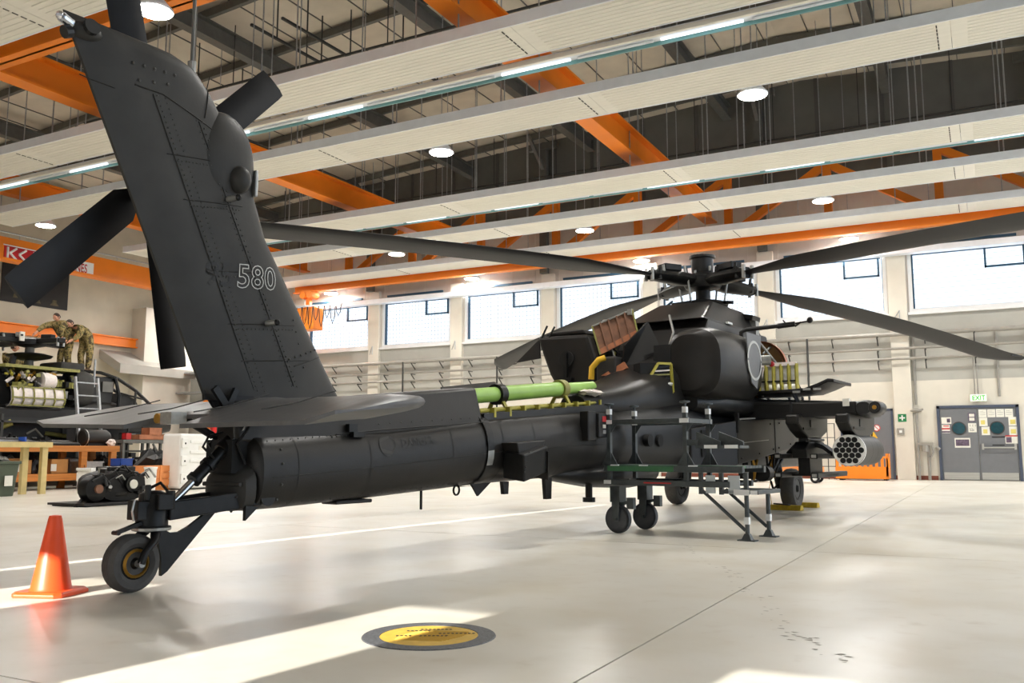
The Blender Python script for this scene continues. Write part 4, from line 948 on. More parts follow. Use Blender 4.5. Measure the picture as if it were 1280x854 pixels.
# brown-backed door: corners from the lower rear to the upper front
pq = [(-2.3, .54, 2.14), (-2.0, .13, 2.41), (-2.0, .21, 2.76), (-2.3, .66, 2.53)]
pd, n_, q = quad_panel('open_deck_door', pq, .04, 'bare_brown')
cen = sum(q, Vector())/4; tocam = Vector((-12.74, -5.18, .87))-cen
s_ = 1 if n_.dot(tocam) > 0 else -1; base = .04 if s_ > 0 else 0
for k in range(6):
    t = k/5; a = q[0]+(q[1]-q[0])*t; b = q[3]+(q[2]-q[3])*t; MB().bar(a+n_*(base+s_*.012), b+n_*(base+s_*.012), .022, .03, n_).build('stiffener', 'bare_brown' if 0 < k < 5 else 'primer_dull', pd)
MB().bar(q[0]+n_*(base+s_*.015)+(q[3]-q[0])*.08, q[1]+n_*(base+s_*.015)+(q[2]-q[1])*.08, .02, .075, n_.cross(q[1]-q[0])).build('door_edge', 'copper', pd)
MB().bar(q[3]+n_*(base+s_*.01), q[2]+n_*(base+s_*.01), .02, .03, n_).build('door_edge', 'dull_silver', pd)
MB().box(q[2]+n_*(base+s_*.03)+Vector((0, .03, -.04)), (.06, .06, .08)).build('door_latch', 'dull_silver', pd)
# dark door leaning in front
pq = [(-2.35, .22, 1.87), (-1.9, -.15, 2.21), (-1.9, .04, 2.61), (-2.35, .16, 2.25)]
pd, n_, q = quad_panel('open_deck_door', pq, .035, 'hull_dark')
m = MB(); m.add([(-2.52, .41, 1.85), (-2.52, .24, 1.84), (-2.46, .06, 1.94), (-2.46, .11, 2.02), (-2.48, .41, 1.85), (-2.48, .24, 1.84), (-2.42, .06, 1.94), (-2.42, .11, 2.02)], [(0,1,2,3),(4,7,6,5),(0,4,5,1),(1,5,6,2),(2,6,7,3),(3,7,4,0)]); m.build('copper_flap', 'copper', H)
MB().tube([(-2.62, .50, 1.80), (-2.62, .49, 1.95), (-2.6, .40, 2.05), (-2.55, .33, 2.08)], .04, 8).build('yellow_duct', 'yellow', H, 50)
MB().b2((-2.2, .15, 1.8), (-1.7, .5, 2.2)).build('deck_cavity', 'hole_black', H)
rnd = random.Random(11)
for k in range(12):
    p = Vector((-2.26+rnd.uniform(0, .03), rnd.uniform(.2, .48), rnd.uniform(1.86, 2.15))); MB().bar(p, p+Vector((.03, rnd.uniform(-.15, .15), rnd.uniform(.04, .14))), .022, .022).build('deck_fitting', rnd.choice(['primer_yellow', 'primer_dull', 'mech_black', 'dull_silver']), H)
MB().tube([(-1.95, -.25, 2.1), (-1.8, -.3, 2.45), (-1.7, -.2, 2.7)], .016, 6).build('door_stay', 'dull_silver', H)
MB().tube([(-2.3, -.3, 1.75), (-1.9, -.45, 2.1), (-1.75, -.5, 2.35)], .022, 6).build('door_stay', 'mech_black', H)
# ---- engine exposed ahead of the nacelle
m = MB(); m.lathe([(.28, 0), (.3, .1), (.3, .3), (.2, .4), (.16, .8), (.18, .9), (.18, 1.0)], (-.6, -.66, 2.0), (1, 0, 0), 20); eng = m.build('engine', 'mech_black', H, 40)
m = MB(); m.lathe([(.40, 0), (.40, .06), (.36, .06), (.36, 0)], (.36, -.72, 2.12), (1, 0, 0), 28, caps=False); m.build('intake_ring', 'copper', eng, 40)
MB().cyl((.42, -.72, 2.12), (.45, -.72, 2.12), .38, n=28).build('intake_wall', 'tan_panel', eng, 40)
m = MB(); m.lathe([(.40, 0), (.40, .03), (.36, .03), (.36, 0)], (.41, -.72, 2.12), (1, 0, 0), 28, caps=False); m.build('intake_seal', 'red', eng, 40)
for k in range(22):
    a = rnd.uniform(PI*.6, PI*1.75); r_ = .3; x = rnd.uniform(-.5, .35)
    p = Vector((x, -.66+r_*math.cos(a), 2.05+r_*math.sin(a))); q_ = p+Vector((rnd.uniform(-.15, .2), rnd.uniform(-.1, .02), rnd.uniform(-.15, .12)))
    MB().cyl(p, q_, rnd.uniform(.012, .03), n=7).build('engine_fitting', rnd.choice(['dull_silver', 'primer_yellow', 'mech_black', 'rag_white', 'brass', 'mech_black']), eng)
for k in range(3): MB().tube([(-.4+.2*k, -.9, 2.25), (-.3+.2*k, -1.0, 2.05), (-.35+.2*k, -.96, 1.85), (-.2+.2*k, -.9, 1.75)], .018, 6).build('engine_hose', ['rag_white', 'mech_black', 'dull_silver'][k], eng)
MB().tube([(-.5, -1.0, 2.42), (.2, -1.1, 2.05), (.5, -1.12, 1.88)], .018, 6).build('cowl_stay', 'dull_silver', H)
# lowered cowl with ribbed inside
cy0, cy1, cx = -.92, -1.46, -.25
def cowl_pt(t, y): 
    z = 2.09-.40*t; x = cx-.02-.0*t if t < .6 else cx-.02-((t-.6)/.4)**2*.13
    yy = y + (0 if t < .6 else -.05*((t-.6)/.4)**2)
    return (x, yy, z)
m = MB(); m.rings([[cowl_pt(t, cy0), cowl_pt(t, cy1), (cowl_pt(t, cy1)[0]+.02, cowl_pt(t, cy1)[1], cowl_pt(t, cy1)[2]), (cowl_pt(t, cy0)[0]+.02, cowl_pt(t, cy0)[1], cowl_pt(t, cy0)[2])] for t in [i/10 for i in range(11)]]); cw = m.build('lowered_cowl', 'pale_alloy', H, 40)
for k in range(6):
    y = cy0+(cy1-cy0)*k/5; pts = [Vector(cowl_pt(i/10, y))+Vector((-.015, 0, 0)) for i in range(11)]; MB().tube(pts, .028, 4).build('cowl_rib', 'primer_yellow', cw)
MB().bar(Vector(cowl_pt(0, cy0))+Vector((-.01, 0, 0)), Vector(cowl_pt(0, cy1))+Vector((-.01, 0, 0)), .04, .05).build('cowl_edge', 'rag_white', cw)
MB().bar(Vector(cowl_pt(.6, cy0))+Vector((-.02, 0, 0)), Vector(cowl_pt(.6, cy1))+Vector((-.02, 0, 0)), .02, .018).build('cowl_edge', 'mech_black', cw)
# work platform (lowered cowl step) with turned-up end
m = MB(); m.rings([[(-.45, y, z), (.5, y, z), (.5, y, z+.05), (-.45, y, z+.05)] for y, z in ((-.6, 1.66), (-1.2, 1.665), (-1.6, 1.68), (-1.78, 1.74), (-1.92, 1.80), (-2.0, 1.79))]); m.build('work_platform', 'hull', H, 30, bev=.012)
for y in (-1.5, -1.64, -1.78): MB().b2((-.47, y-.05, 1.665+(0 if y > -1.6 else .03)), (-.45, y+.05, 1.695+(0 if y > -1.6 else .03))).build('hinge', 'dull_silver', H)
MB().bar((-.4, -1.45, 1.66), (-.36, -1.5, 1.5), .03, .05).build('platform_stay', 'mech_black', H)
# ---- stub wing
def wing_ring(y, xr, xf, zc, th):
    out = []
    for s, t in ((0, .45), (.25, .85), (.6, 1), (.88, .7), (1, 0), (.88, -.7), (.6, -1), (.25, -.85), (0, -.45)): out.append((xr+(xf-xr)*s, y, zc+th*t))
    return out
m = MB(); m.rings([wing_ring(*s) for s in ((-.5, -.55, .9, 1.48, .16), (-1.0, -.55, .85, 1.475, .15), (-2.3, -.5, .7, 1.44, .115), (-2.42, -.45, .6, 1.44, .09))]); wing = m.build('stub_wing', 'hull_light', H, 40)
MB().b2((-.57, -2.3, 1.36), (-.5, -.8, 1.52)).build('trailing_flap', 'hull', wing, bev=.012)
m = MB(); m.prism([(-.75, 1.38), (-1.45, 1.40), (-1.6, 1.37), (-1.75, 1.40), (-2.05, 1.375), (-2.15, 1.34), (-.75, 1.30)], -.585, -.56, 'x'); m.build('flap_shadow_strip', 'hull_dark', wing)  # dark shape standing in for the shadow along the flap
MB().b2((-.6, -2.22, 1.46), (-.5, -2.14, 1.56)).build('tape_mark', 'paper', wing); MB().b2((-.595, -1.47, 1.38), (-.57, -1.44, 1.54)).build('seam', 'black', wing)
m = MB(); m.rings([sring(x, -2.4, 1.43, r*1.1, r, 2.6, 18) for x, r in ((-.62, .08), (-.45, .11), (.0, .11), (.15, .07))]); m.build('wing_tip_fairing', 'hull_dark', H, 40)
m = MB(); m.lathe([(.075, 0), (.085, .03), (.085, .3), (.07, .32)], (-.7, -2.56, 1.43), (1, 0, 0), 20); l_ = m.build('tip_lamp', 'hull_dark', H, 40)
MB().cyl((-.71, -2.56, 1.43), (-.70, -2.56, 1.43), .05, n=16).build('lamp_bezel', 'black', l_); MB().cyl((-.722, -2.56, 1.43), (-.71, -2.56, 1.43), .028, n=14).build('lamp_lens', 'brass', l_)
def pylon(y, nm):
    b = MB(); b.prism([(-.78, 1.36), (.65, 1.36), (.62, 1.15), (.3, 1.06), (-.35, 1.05), (-.62, 1.14), (-.8, 1.24)], y-.09, y+.09); o = b.build(nm, 'hull', H, bev=.025)
    c = MB(); c.b2((-.35, y-.05, .99), (-.2, y+.05, 1.06)); c.b2((.2, y-.05, .99), (.35, y+.05, 1.06)); c.cyl((-.4, y-.08, 1.03), (.4, y-.08, 1.03), .02, n=8); c.build('ejector_rack', 'mech_black', o)
    MB().b2((-.25, y-.1, 1.2), (-.1, y-.09, 1.3)).build('access_plate', 'hull_dark', o)
    MB().b2((-.6, y-.105, 1.16), (.0, y-.09, 1.19)).build('pale_edge', 'hull_light', o)  # pale strip painted as a highlight on the pylon edge
    return o
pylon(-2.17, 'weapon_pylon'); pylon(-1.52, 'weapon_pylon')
# rocket pod
m = MB(); m.lathe([(.205, 0), (.205, .95), (.2, 1.1), (.17, 1.22), (.1, 1.26)], (-.62, -2.2, .885), (1, 0, 0), 36); pod = m.build('rocket_pod', 'hull', H, 40)
MB().lathe([(.208, -.006), (.208, .04)], (-.62, -2.2, .885), (1, 0, 0), 36, caps=False).build('pod_rim', 'white_paint', pod, 40)
for xx in (-.2, .1, .4): MB().lathe([(.207, 0), (.207, .01)], (xx, -2.2, .885), (1, 0, 0), 36, caps=False).build('pod_band', 'seam_line', pod)
MB().cyl((-.632, -2.2, .885), (-.622, -2.2, .885), .202, n=36).build('pod_face', 'white_paint', pod, 40)
k = 0
for row, cnt in ((2, 3), (1, 4), (0, 5), (-1, 4), (-2, 3)):
    for i in range(cnt):
        y = -2.2+(i-(cnt-1)/2)*.0775; z = .885+row*.0672
        MB().lathe([(.036, 0), (.036, .005), (.032, .005)], (-.6335, y, z), (-1, 0, 0), 16, caps=True).build('rocket_tube', 'hole_black', pod)
# empty missile launcher on the inner pylon
m = MB(); m.prism([(-.5, .78), (.55, .78), (.6, .9), (.35, 1.0), (-.35, 1.0), (-.55, .9)], -1.62, -1.42); lau = m.build('missile_launcher', 'mech_black', H, bev=.015)
m = MB(); m.rings([[(-.1, y, z), (.15, y, z), (.15, y, z+.06), (-.1, y, z+.06)] for y, z in ((-1.22, .8), (-1.32, .9), (-1.52, .97), (-1.72, .9), (-1.85, .8))]); m.build('yoke', 'mech_black', lau)
MB().b2((-.3, -1.60, .55), (.3, -1.44, .8)).build('post', 'mech_black', lau)
for y in (-1.30, -1.78):
    for z in (.77, .52): 
        rl = MB().b2((-.75, y-.05, z), (.75, y+.05, z+.07)).build('launch_rail', 'mech_black', lau, bev=.01); MB().b2((-.76, y-.03, z+.015), (-.75, y+.03, z+.055)).build('rail_tip', 'dull_silver', rl)
MB().b2((-.3, -1.83, .535), (.3, -1.25, .565)).build('cross_bar', 'mech_black', lau)
# ---- main landing gear
for s in (-1, 1):
    y = -.9 if s < 0 else 1.0
    w_ = wheel('main_wheel', (1.12, y, .305), .305, .22, H, 'mech_black', False)
    m = MB(); m.cyl((1.12, y+.17*-s, .31), (1.0, y*.75, .85), .07, .09, n=12); m.cyl((1.12, y+.17*-s, .31), (1.12, y-.02, .31), .05, n=10); m.build('gear_leg', 'mech_black', H, 40)
    MB().tube([(1.05, y+.2*-s, .35), (.85, y+.2*-s, .3), (.75, y+.2*-s, .42)], .018, 6).build('brake_line', 'mech_black', H)
# nose gun and hanging harness below the bay
m = MB(); m.cyl((1.6, -.05, .5), (3.4, -.05, .45), .045, n=10); m.b2((1.6, -.2, .42), (2.3, .12, .68)); m.build('chain_gun', 'mech_black', H)
rnd = random.Random(21)
for k in range(16):
    x = -.1+rnd.uniform(0, 1.0); y = rnd.uniform(-.85, -.5); z = .8
    MB().tube([(x, y, z), (x+rnd.uniform(-.1, .1), y, z-rnd.uniform(.1, .25)), (x+rnd.uniform(-.1, .2), y+.05, z-rnd.uniform(.2, .36)), (x+.2, y, z-.05)], .016, 5).build('hanging_hose', rnd.choice(['mech_black', 'mech_black', 'mech_black', 'brass', 'dull_silver']), H)
MB().lathe([(.03, 0), (.12, .02), (.12, .22), (.06, .26)], (.2, -.75, .55), (1, 0, 0), 16).build('lamp_unit', 'mech_black', H, 40)
# ---- canopy
m = MB(); CR = [(1.0, .36, 1.6, 2.12), (1.5, .46, 1.6, 2.45), (2.6, .46, 1.58, 2.42), (3.5, .42, 1.5, 2.1), (4.3, .34, 1.4, 1.55)]
m.rings([[(x, -hw, z0), (x, -hw, z0+(z1-z0)*.55), (x, -hw*.62, z1), (x, hw*.62, z1), (x, hw, z0+(z1-z0)*.55), (x, hw, z0)] for x, hw, z0, z1 in CR]); can = m.build('canopy', 'canopy_glass', H)
for x, hw, z0, z1 in CR: MB().tube([(x, -hw, z0), (x, -hw, z0+(z1-z0)*.55), (x, -hw*.62, z1), (x, hw*.62, z1), (x, hw, z0+(z1-z0)*.55), (x, hw, z0)], .025, 6).build('canopy_frame', 'hull_dark', can)
for s in (-1, 1): MB().tube([(x, s*hw*.62, z1) for x, hw, z0, z1 in CR], .022, 6).build('canopy_frame', 'hull_dark', can)
# opened canopy side pane showing beyond the cowl
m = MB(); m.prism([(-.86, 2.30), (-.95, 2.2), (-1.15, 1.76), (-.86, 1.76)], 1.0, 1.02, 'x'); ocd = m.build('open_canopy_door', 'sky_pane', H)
MB().tube([(1.0, -.86, 2.31), (1.0, -.95, 2.21), (1.0, -1.16, 1.76), (1.0, -.86, 1.74)], .015, 6).build('door_frame', 'hull_dark', ocd)
# ---- air data boom
m = MB(); m.tube([(-.3, -.68, 2.42), (-.3, -.69, 2.58), (-.28, -.76, 2.62), (-.2, -1.1, 2.645), (-.15, -1.3, 2.66)], .032, 8); ab = m.build('air_data_boom', 'hull_dark', H, 50)
m = MB(); m.tube([(-.17, -1.18, 2.65), (-.13, -1.42, 2.67)], .04, 8); m.tube([(-.13, -1.4, 2.67), (-.1, -1.62, 2.70)], .012, 6); m.sphere((-.1, -1.62, 2.71), .045, 8, 6); m.tube([(-.12, -1.5, 2.69), (-.14, -1.42, 2.63)], .014, 6); m.tube([(-.15, -1.3, 2.68), (-.17, -1.26, 2.73)], .010, 6); m.build('sensor_head', 'mech_black', ab, 50)
# ================================================================== OTHER THINGS
mat('cone_orange', (244, 84, 34), .38, var=.06, scale=3)
mat('stand_grey', (72, 78, 80), .45, .2, var=.2, scale=14)
mat('stand_green', (62, 112, 76), .5, var=.15, scale=10)
mat('caster_grey', (78, 80, 84), .6, var=.15, scale=18)
mat('white_tape', (232, 234, 236), .5, var=.05)
mat('pale_plate', (196, 206, 212), .35, .3, var=.1)
mat('lid_yellow', (206, 168, 62), .5, var=.14, scale=14)
mat('iron_rim', (92, 94, 98), .55, .4, var=.3, scale=60, bump=.3, bscale=120)
mat('timber', (196, 122, 52), .6, var=.15, scale=4, streak=(1, .3, 6))
mat('pale_timber', (206, 186, 128), .6, var=.1, scale=5)
mat('cardboard', (182, 128, 70), .75, var=.1)
mat('crate_orange', (232, 148, 84), .65, var=.1, scale=6)
mat('crate_white', (236, 236, 232), .45, var=.03)
mat('bin_green', (72, 82, 66), .55, var=.1)
mat('clear_plastic', (190, 186, 184), .3, var=.15, scale=12)
mat('skin_tone', (206, 150, 122), .55, var=.06)
mat('hair_brown', (52, 38, 28), .7, var=.2)
mat('boot_tan', (92, 72, 50), .7, var=.15)
mat('tool_red', (196, 36, 30), .4, var=.1)
def camo():
    m = bpy.data.materials.new('camouflage'); m.use_nodes = True; nt = m.node_tree; n = nt.nodes; b = n['Principled BSDF']; b.inputs['Roughness'].default_value = .85
    tc = n.new('ShaderNodeTexCoord'); z = n.new('ShaderNodeTexNoise'); z.inputs['Scale'].default_value = 9; z.inputs['Detail'].default_value = 2; nt.links.new(tc.outputs['Object'], z.inputs['Vector'])
    r = n.new('ShaderNodeValToRGB'); r.color_ramp.interpolation = 'CONSTANT'; e = r.color_ramp.elements
    e[0].position = 0; e[0].color = lin((70, 58, 36)); e[1].position = .42; e[1].color = lin((128, 112, 62))
    for p, c in ((.52, (160, 138, 92)), (.6, (84, 84, 46))): k = e.new(p); k.color = lin(c)
    nt.links.new(z.outputs[0], r.inputs[0]); nt.links.new(r.outputs[0], b.inputs['Base Color']); MATS['camouflage'] = m
camo()
# ---- traffic cone
t = thing('traffic_cone', 'bright orange traffic cone standing beside the tail wheel', 'cone', (-5.13, 3.62, 0), R(20))
m = MB(); m.rings([[(x*k, y*k, z) for x, y in ((-1, -.8), (-.8, -1), (.8, -1), (1, -.8), (1, .8), (.8, 1), (-.8, 1), (-1, .8))] for k, z in ((.165, 0), (.165, .02), (.15, .032))]); m.build('base', 'cone_orange', t, bev=.004)
MB().lathe([(.125, .03), (.115, .045), (.04, .455), (.034, .475), (.02, .478), (.018, .44)], n=28).build('cone_body', 'cone_orange', t, 40)
# ---- yellow lid in the floor
t = thing('floor_cover', 'round yellow access cover with dark iron rim set in the floor', 'floor cover', (-2.4, 3.67, 0))
MB().lathe([(.235, 0), (.235, .004), (.315, .004), (.318, 0)], n=48, caps=False).build('rim', 'iron_rim', t, 40)
MB().lathe([(.232, 0), (.232, .003), (.001, .0035)], n=48, caps=False).build('lid', 'lid_yellow', t, 40)
for k in range(14): 
    w = math.sqrt(max(0, .2**2-(-.12+.018*k)**2))*.7; o = MB().b2((-w, -.003, .003), (w, .003, .0055)).build('tread_rib', 'lid_yellow', t); o.location = (.02, -.12+.018*k, 0); o.rotation_euler = (0, 0, R(20))
for k, (x, y, ln) in enumerate(((-.10, .09, .16), (-.14, .03, .12), (.03, .05, .17), (-.02, -.04, .14), (-.12, -.09, .07))):
    m = MB(); q = 0
    while q < ln:
        m.box((x+q*math.cos(.5), y+q*math.sin(.5), .0062), (.012, .016, .001), .5+.4*((k+int(q*100)) % 3-1)); q += .02
    tag(m.build('worn_lettering', 'seam_line', t), kind='stuff')
# ---- maintenance stand
t = thing('maintenance_stand', 'dark wheeled work stand with a green deck edge beside the fuselage', 'work stand', (-2.89, 9.4, 0), R(-9))
F_, B_ = -.36, .2
for y in (F_, B_):
    MB().b2((-.78, y-.03, .51), (.66, y+.03, .57)).build('lower_rail', 'stand_grey', t, bev=.006)
    MB().b2((-.79, y-.03, .655), (.80, y+.03, .72)).build('deck_rail', 'stand_grey', t, bev=.006)
    MB().b2((-.77, y-.025, 1.16), (.22, y+.025, 1.215)).build('top_rail', 'stand_grey', t, bev=.006)
    for x in (-.73, .18):
        MB().b2((x-.022, y-.022, .57), (x+.022, y+.022, 1.30)).build('post', 'stand_grey', t)
        MB().b2((x-.024, y-.024, 1.27), (x+.024, y+.024, 1.33)).build('white_band', 'white_tape', t)
        kb = MB(); kb.cyl((x, y, 1.33), (x, y, 1.37), .015, n=8); kb.lathe([(.015, 1.365), (.055, 1.375), (.055, 1.39), (.01, 1.395)], (x, y, 0), n=14); kb.build('screw_jack', 'stand_grey', t, 40)
        for s in (-1, 1):
            MB().prism([(x+s*.022, .72), (x+s*.1, .72), (x+s*.022, .86)], y-.006, y+.006).build('gusset', 'stand_grey', t)
        MB().prism([(x+.022, 1.16), (x+.09, 1.16), (x+.022, 1.07)], y-.006, y+.006).build('gusset', 'stand_grey', t)
        MB().b2((x-.05, y-.034, 1.165), (x+.05, y-.026, 1.21)).build('white_band', 'white_tape', t)
for x in (-.77, .2): MB().b2((x-.025, F_, 1.165), (x+.025, B_, 1.21)).build('cross_rail', 'stand_grey', t)
for k in range(6): MB().b2((-.76, F_+.035+k*.083, .70), (.78, F_+.11+k*.083, .725)).build('deck_plank', 'stand_green' if k == 0 else 'stand_grey', t)
MB().b2((-.74, F_-.036, .66), (.05, F_-.03, .715)).build('green_edge', 'stand_green', t)
for x in (-.7, -.35, .22): MB().b2((x, F_-.038, .715), (x+.1, F_-.02, .728)).build('white_band', 'white_tape', t)
MB().b2((-.74, F_, .53), (.62, B_, .55)).build('lower_deck', 'stand_grey', t)
rd = MB().b2((-.3, F_-.033, .535), (.02, F_-.03, .547)).build('red_stencil', 'red', t)
for y in (F_, B_): MB().b2((-.79, y-.032, .52), (-.7, y+.032, .56)).build('white_band', 'white_tape', t)
# tool wedges
for x in (.30, .52):
    m = MB(); m.prism([(x, .92), (x+.26, .92), (x+.26, .97), (x, 1.07)], F_+.06*(x > .4), F_+.02+.06*(x > .4)); m.b2((x, F_-.03, .90), (x+.26, F_+.2, .93)); m.build('tool_bracket', 'stand_grey', t)
    MB().b2((x+.1, F_-.036, .90), (x+.24, F_-.028, .935)).build('white_band', 'white_tape', t)
MB().b2((.2, F_-.01, .93), (.32, F_+.01, .99)).build('bracket_arm', 'stand_grey', t)
# right-hand step
for x0, x1 in ((.40, .50), (.64, .76)): MB().b2((x0, F_-.02, .45), (x1, F_-.005, .63)).build('side_plate', 'pale_plate', t)
for x in (.34, .56, .82): MB().b2((x-.02, F_-.015, .44), (x+.02, F_+.02, .66)).build('short_post', 'stand_grey', t)
MB().b2((.55, F_-.02, .45), (.95, B_+.02, .49)).build('step_deck', 'stand_grey', t, bev=.005)
MB().b2((.70, F_-.03, .44), (.86, F_-.02, .495)).build('white_band', 'white_tape', t); MB().b2((.87, F_-.03, .45), (.94, F_-.02, .49)).build('white_band', 'white_tape', t)
for y in (F_, B_):
    MB().cyl((.82, y, .45), (.82, y, .01), .022, n=10).build('foot_post', 'stand_grey', t, 50)
    MB().cyl((.80, y, .10), (.36, y, .47), .018, n=8).build('brace', 'stand_grey', t, 50)
    MB().b2((.795, y-.025, .16), (.845, y+.025, .23)).build('white_band', 'white_tape', t)
    m = MB(); m.b2((.73, y-.05, 0), (.91, y+.05, .012)); m.rings([[(.82+a*.05, y+b*.04, .012) for a, b in ((-1, -1), (1, -1), (1, 1), (-1, 1))], [(.82+a*.024, y+b*.024, .07) for a, b in ((-1, -1), (1, -1), (1, 1), (-1, 1))]]); m.build('foot_plate', 'stand_grey', t)
for y in (F_-.02, B_+.02):
    MB().lathe([(.145, -.03), (.15, -.02), (.15, .02), (.145, .03), (.12, .03), (.115, .012), (.03, .015), (.03, .035)], (-.62, y, .15), (0, 1, 0), 28).build('caster_wheel', 'caster_grey', t, 40)
    MB().lathe([(.145, .03), (.12, .03), (.115, .012), (.03, .015), (.03, .04), (.005, .04)], (-.62, y, .15), (0, -1, 0), 28, caps=False).build('wheel_face', 'caster_grey', t, 40)
    m = MB(); m.b2((-.66, y-.07, .16), (-.58, y-.05, .5)); m.b2((-.66, y+.05, .16), (-.58, y+.07, .5)); m.b2((-.68, y-.07, .33), (-.56, y+.07, .5)); m.cyl((-.62, y-.08, .15), (-.62, y+.08, .15), .02, n=8); m.b2((-.5, y-.03, .26), (-.42, y+.03, .38)); m.bar((-.6, y, .3), (-.46, y, .34), .03, .03); m.build('caster_fork', 'stand_grey', t)
# ---- chocks at the main wheel
mat('chock_yellow', (190, 160, 44), .6, var=.2, scale=20)
for k, (x, lab) in enumerate(((.70, 'yellow wheel chock with a rope behind the main wheel'), (1.55, 'yellow wheel chock ahead of the main wheel'))):
    t = thing('wheel_chock', lab, 'chock', world((x, -.92, 0)), R(83.63), 'wheel chocks')
    MB().rings([[(-.09, y, 0), (.09, y, 0), (.05, y, .075), (-.05, y, .075)] for y in (-.25, .25)]).build('block', 'chock_yellow', t, bev=.008)
    if k == 0: MB().tube([(0, .2, .07), (.05, .25, .3), (.1, .2, .6), (.15, .1, .8)], .005, 5).build('rope', 'chock_yellow', t); MB().bar((-.1, -.1, .085), (.1, .2, .085), .03, .02).build('handle', 'black', t)
# ---- orange cart with red tool and wire rack near the far door
t = thing('tool_cart', 'orange wheeled cart carrying red equipment under the wing', 'cart', (-4.45, 26.0, 0))
MB().b2((-1.6, -.4, .32), (.3, .4, .44)).build('bed', 'crate_orange', t, bev=.01); MB().b2((.0, -.42, .25), (.32, .42, .44)).build('bed_end', 'crate_orange', t)
MB().b2((-.45, -.1, .44), (-.3, .1, 1.35)).build('mast_post', 'crane_orange', t); MB().b2((-.25, -.25, .44), (.0, .25, 1.2)).build('black_body', 'black', t)
m = MB(); m.bar((-1.4, 0, .75), (-.9, 0, .85), .06, .08); m.bar((-1.3, 0, .6), (-1.3, 0, 1.2), .08, .08); m.bar((-1.5, 0, 1.1), (-.9, 0, 1.25), .07, .07); m.bar((-1.4, 0, .55), (-1.0, 0, .95), .06, .06); m.build('red_jack', 'tool_red', t)
for x in (-1.45, .18):
    for y in (-.3, .3): MB().lathe([(.12, -.03), (.13, 0), (.12, .03)], (x, y, .13), (0, 1, 0), 18).build('caster_wheel', 'rubber', t, 40); MB().cyl((x, y-.04, .13), (x, y+.04, .13), .06, n=12).build('wheel_hub', 'white_paint', t); MB().b2((x-.03, y-.05, .2), (x+.03, y+.05, .32)).build('fork', 'galv', t)
t = thing('wire_rack', 'tall thin wire rack standing against the wall behind the launcher', 'rack', (-4.95, 29.7, 0))
for x in (0, .22, .44, .66): MB().cyl((x, 0, 0), (x, 0, 1.75), .015, n=6).build('upright', 'dark_steel', t)
for z in (.4, 1.3, 1.74): MB().cyl((0, 0, z), (.66, 0, z), .012, n=6).build('cross_wire', 'dark_steel', t)
for x in (.05, .6): MB().cyl((x, 0, .01), (x, .4, .01), .015, n=6).build('foot', 'dark_steel', t)
t = thing('pallet_cage', 'bright orange plastic pallet cage below the rocket pod', 'crate', (-4.2, 29.3, 0))
m = MB(); m.b2((0, -.35, .05), (1.5, .35, .13)); m.build('base', 'crane_orange', t)
MB().b2((0, -.36, .13), (1.5, -.33, .4)).build('front_board', 'crane_orange', t); MB().b2((0, .33, .13), (1.5, .36, .4)).build('back_board', 'crane_orange', t)
for k in range(10): MB().b2((.02+.16*k, -.36, .4), (.10+.16*k, -.33, .68)).build('slat', 'crane_orange', t)
MB().b2((0, -.37, .66), (1.5, -.32, .72)).build('top_rail', 'crane_orange', t); MB().b2((1.44, -.36, .13), (1.5, .36, .8)).build('end_board', 'crane_orange', t)
for x in (.1, 1.35): MB().b2((x, -.3, 0), (x+.1, .3, .05)).build('foot', 'black', t)
# coil of cable hanging on the wall rail
m = MB(); m.lathe([(.30, -.03), (.34, 0), (.30, .03), (.27, 0)], (-5.9, YF-.62, 3.6), (.9, -.4, 0), 24, caps=False); tag(m.build('cable_coil', 'black', None, 40), 'black cable coil hung on the wall rail behind the engine', 'cable')

# ================================================================== LEFT SIDE OF THE HANGAR
def jumble(par, n, lo, hi, mats, seed, smin=.05, smax=.22, nm='part_piece'):
    r = random.Random(seed)
    for k in range(n):
        p = Vector([r.uniform(a, b) for a, b in zip(lo, hi)]); kind = r.random(); s = r.uniform(smin, smax); b = MB()
        if kind < .4: b.box(p, (s, s*r.uniform(.4, 1), s*r.uniform(.4, 1)), Matrix.Rotation(r.uniform(0, 3), 3, 'Z'))
        elif kind < .75: b.cyl(p, p+Vector((r.uniform(-s, s), r.uniform(-s, s)*2, r.uniform(-s, s))), s*.22, n=8)
        else: b.tube([p, p+Vector((.03, s, s*.6)), p+Vector((.0, s*2, -.3*s))], s*.12, 6)
        b.build(nm, r.choice(mats), par)
# ---- second helicopter, raised, under overhaul (nose toward the windows)
t = thing('stripped_helicopter', 'second dark helicopter under overhaul with its engine bay open', 'helicopter', (-23.3, 15.35, 0), R(90))
dz = .68
m = MB(); m.rings([sring(x, 0, z+dz, ry, rz, 3, 24) for x, z, ry, rz in ((-4.5, 1.0, .5, .45), (-2, 1.1, .62, .55), (.5, 1.18, .66, .58), (2.3, 1.14, .62, .55), (3.9, 1.05, .5, .42), (4.8, 1.0, .2, .2))]); m.build('fuselage', 'hull_dark', t, 40)
MB().b2((-3.5, -1.0, 1.25), (3.2, -.45, 2.0)).build('side_bay', 'hull_dark', t, bev=.05)
MB().b2((-1.8, -.6, 1.9), (1.0, .6, 2.95)).build('engine_deck', 'hole_black', t)
MB().b2((-2.6, -.9, 2.0), (-1.5, .7, 3.1)).build('rear_nacelle', 'hull_dark', t, bev=.12)
m = MB(); m.rings([sring(x, -.65, 2.62, ry, rz, 2.8, 20) for x, ry, rz in ((.80, .40, .50), (1.15, .40, .52), (1.35, .34, .46))]); m.build('intake_nacelle', 'hull_light', t, 40)
MB().b2((-1.3, -1.02, 3.05), (.85, .7, 3.13)).build('deck_edge', 'primer_dull', t)
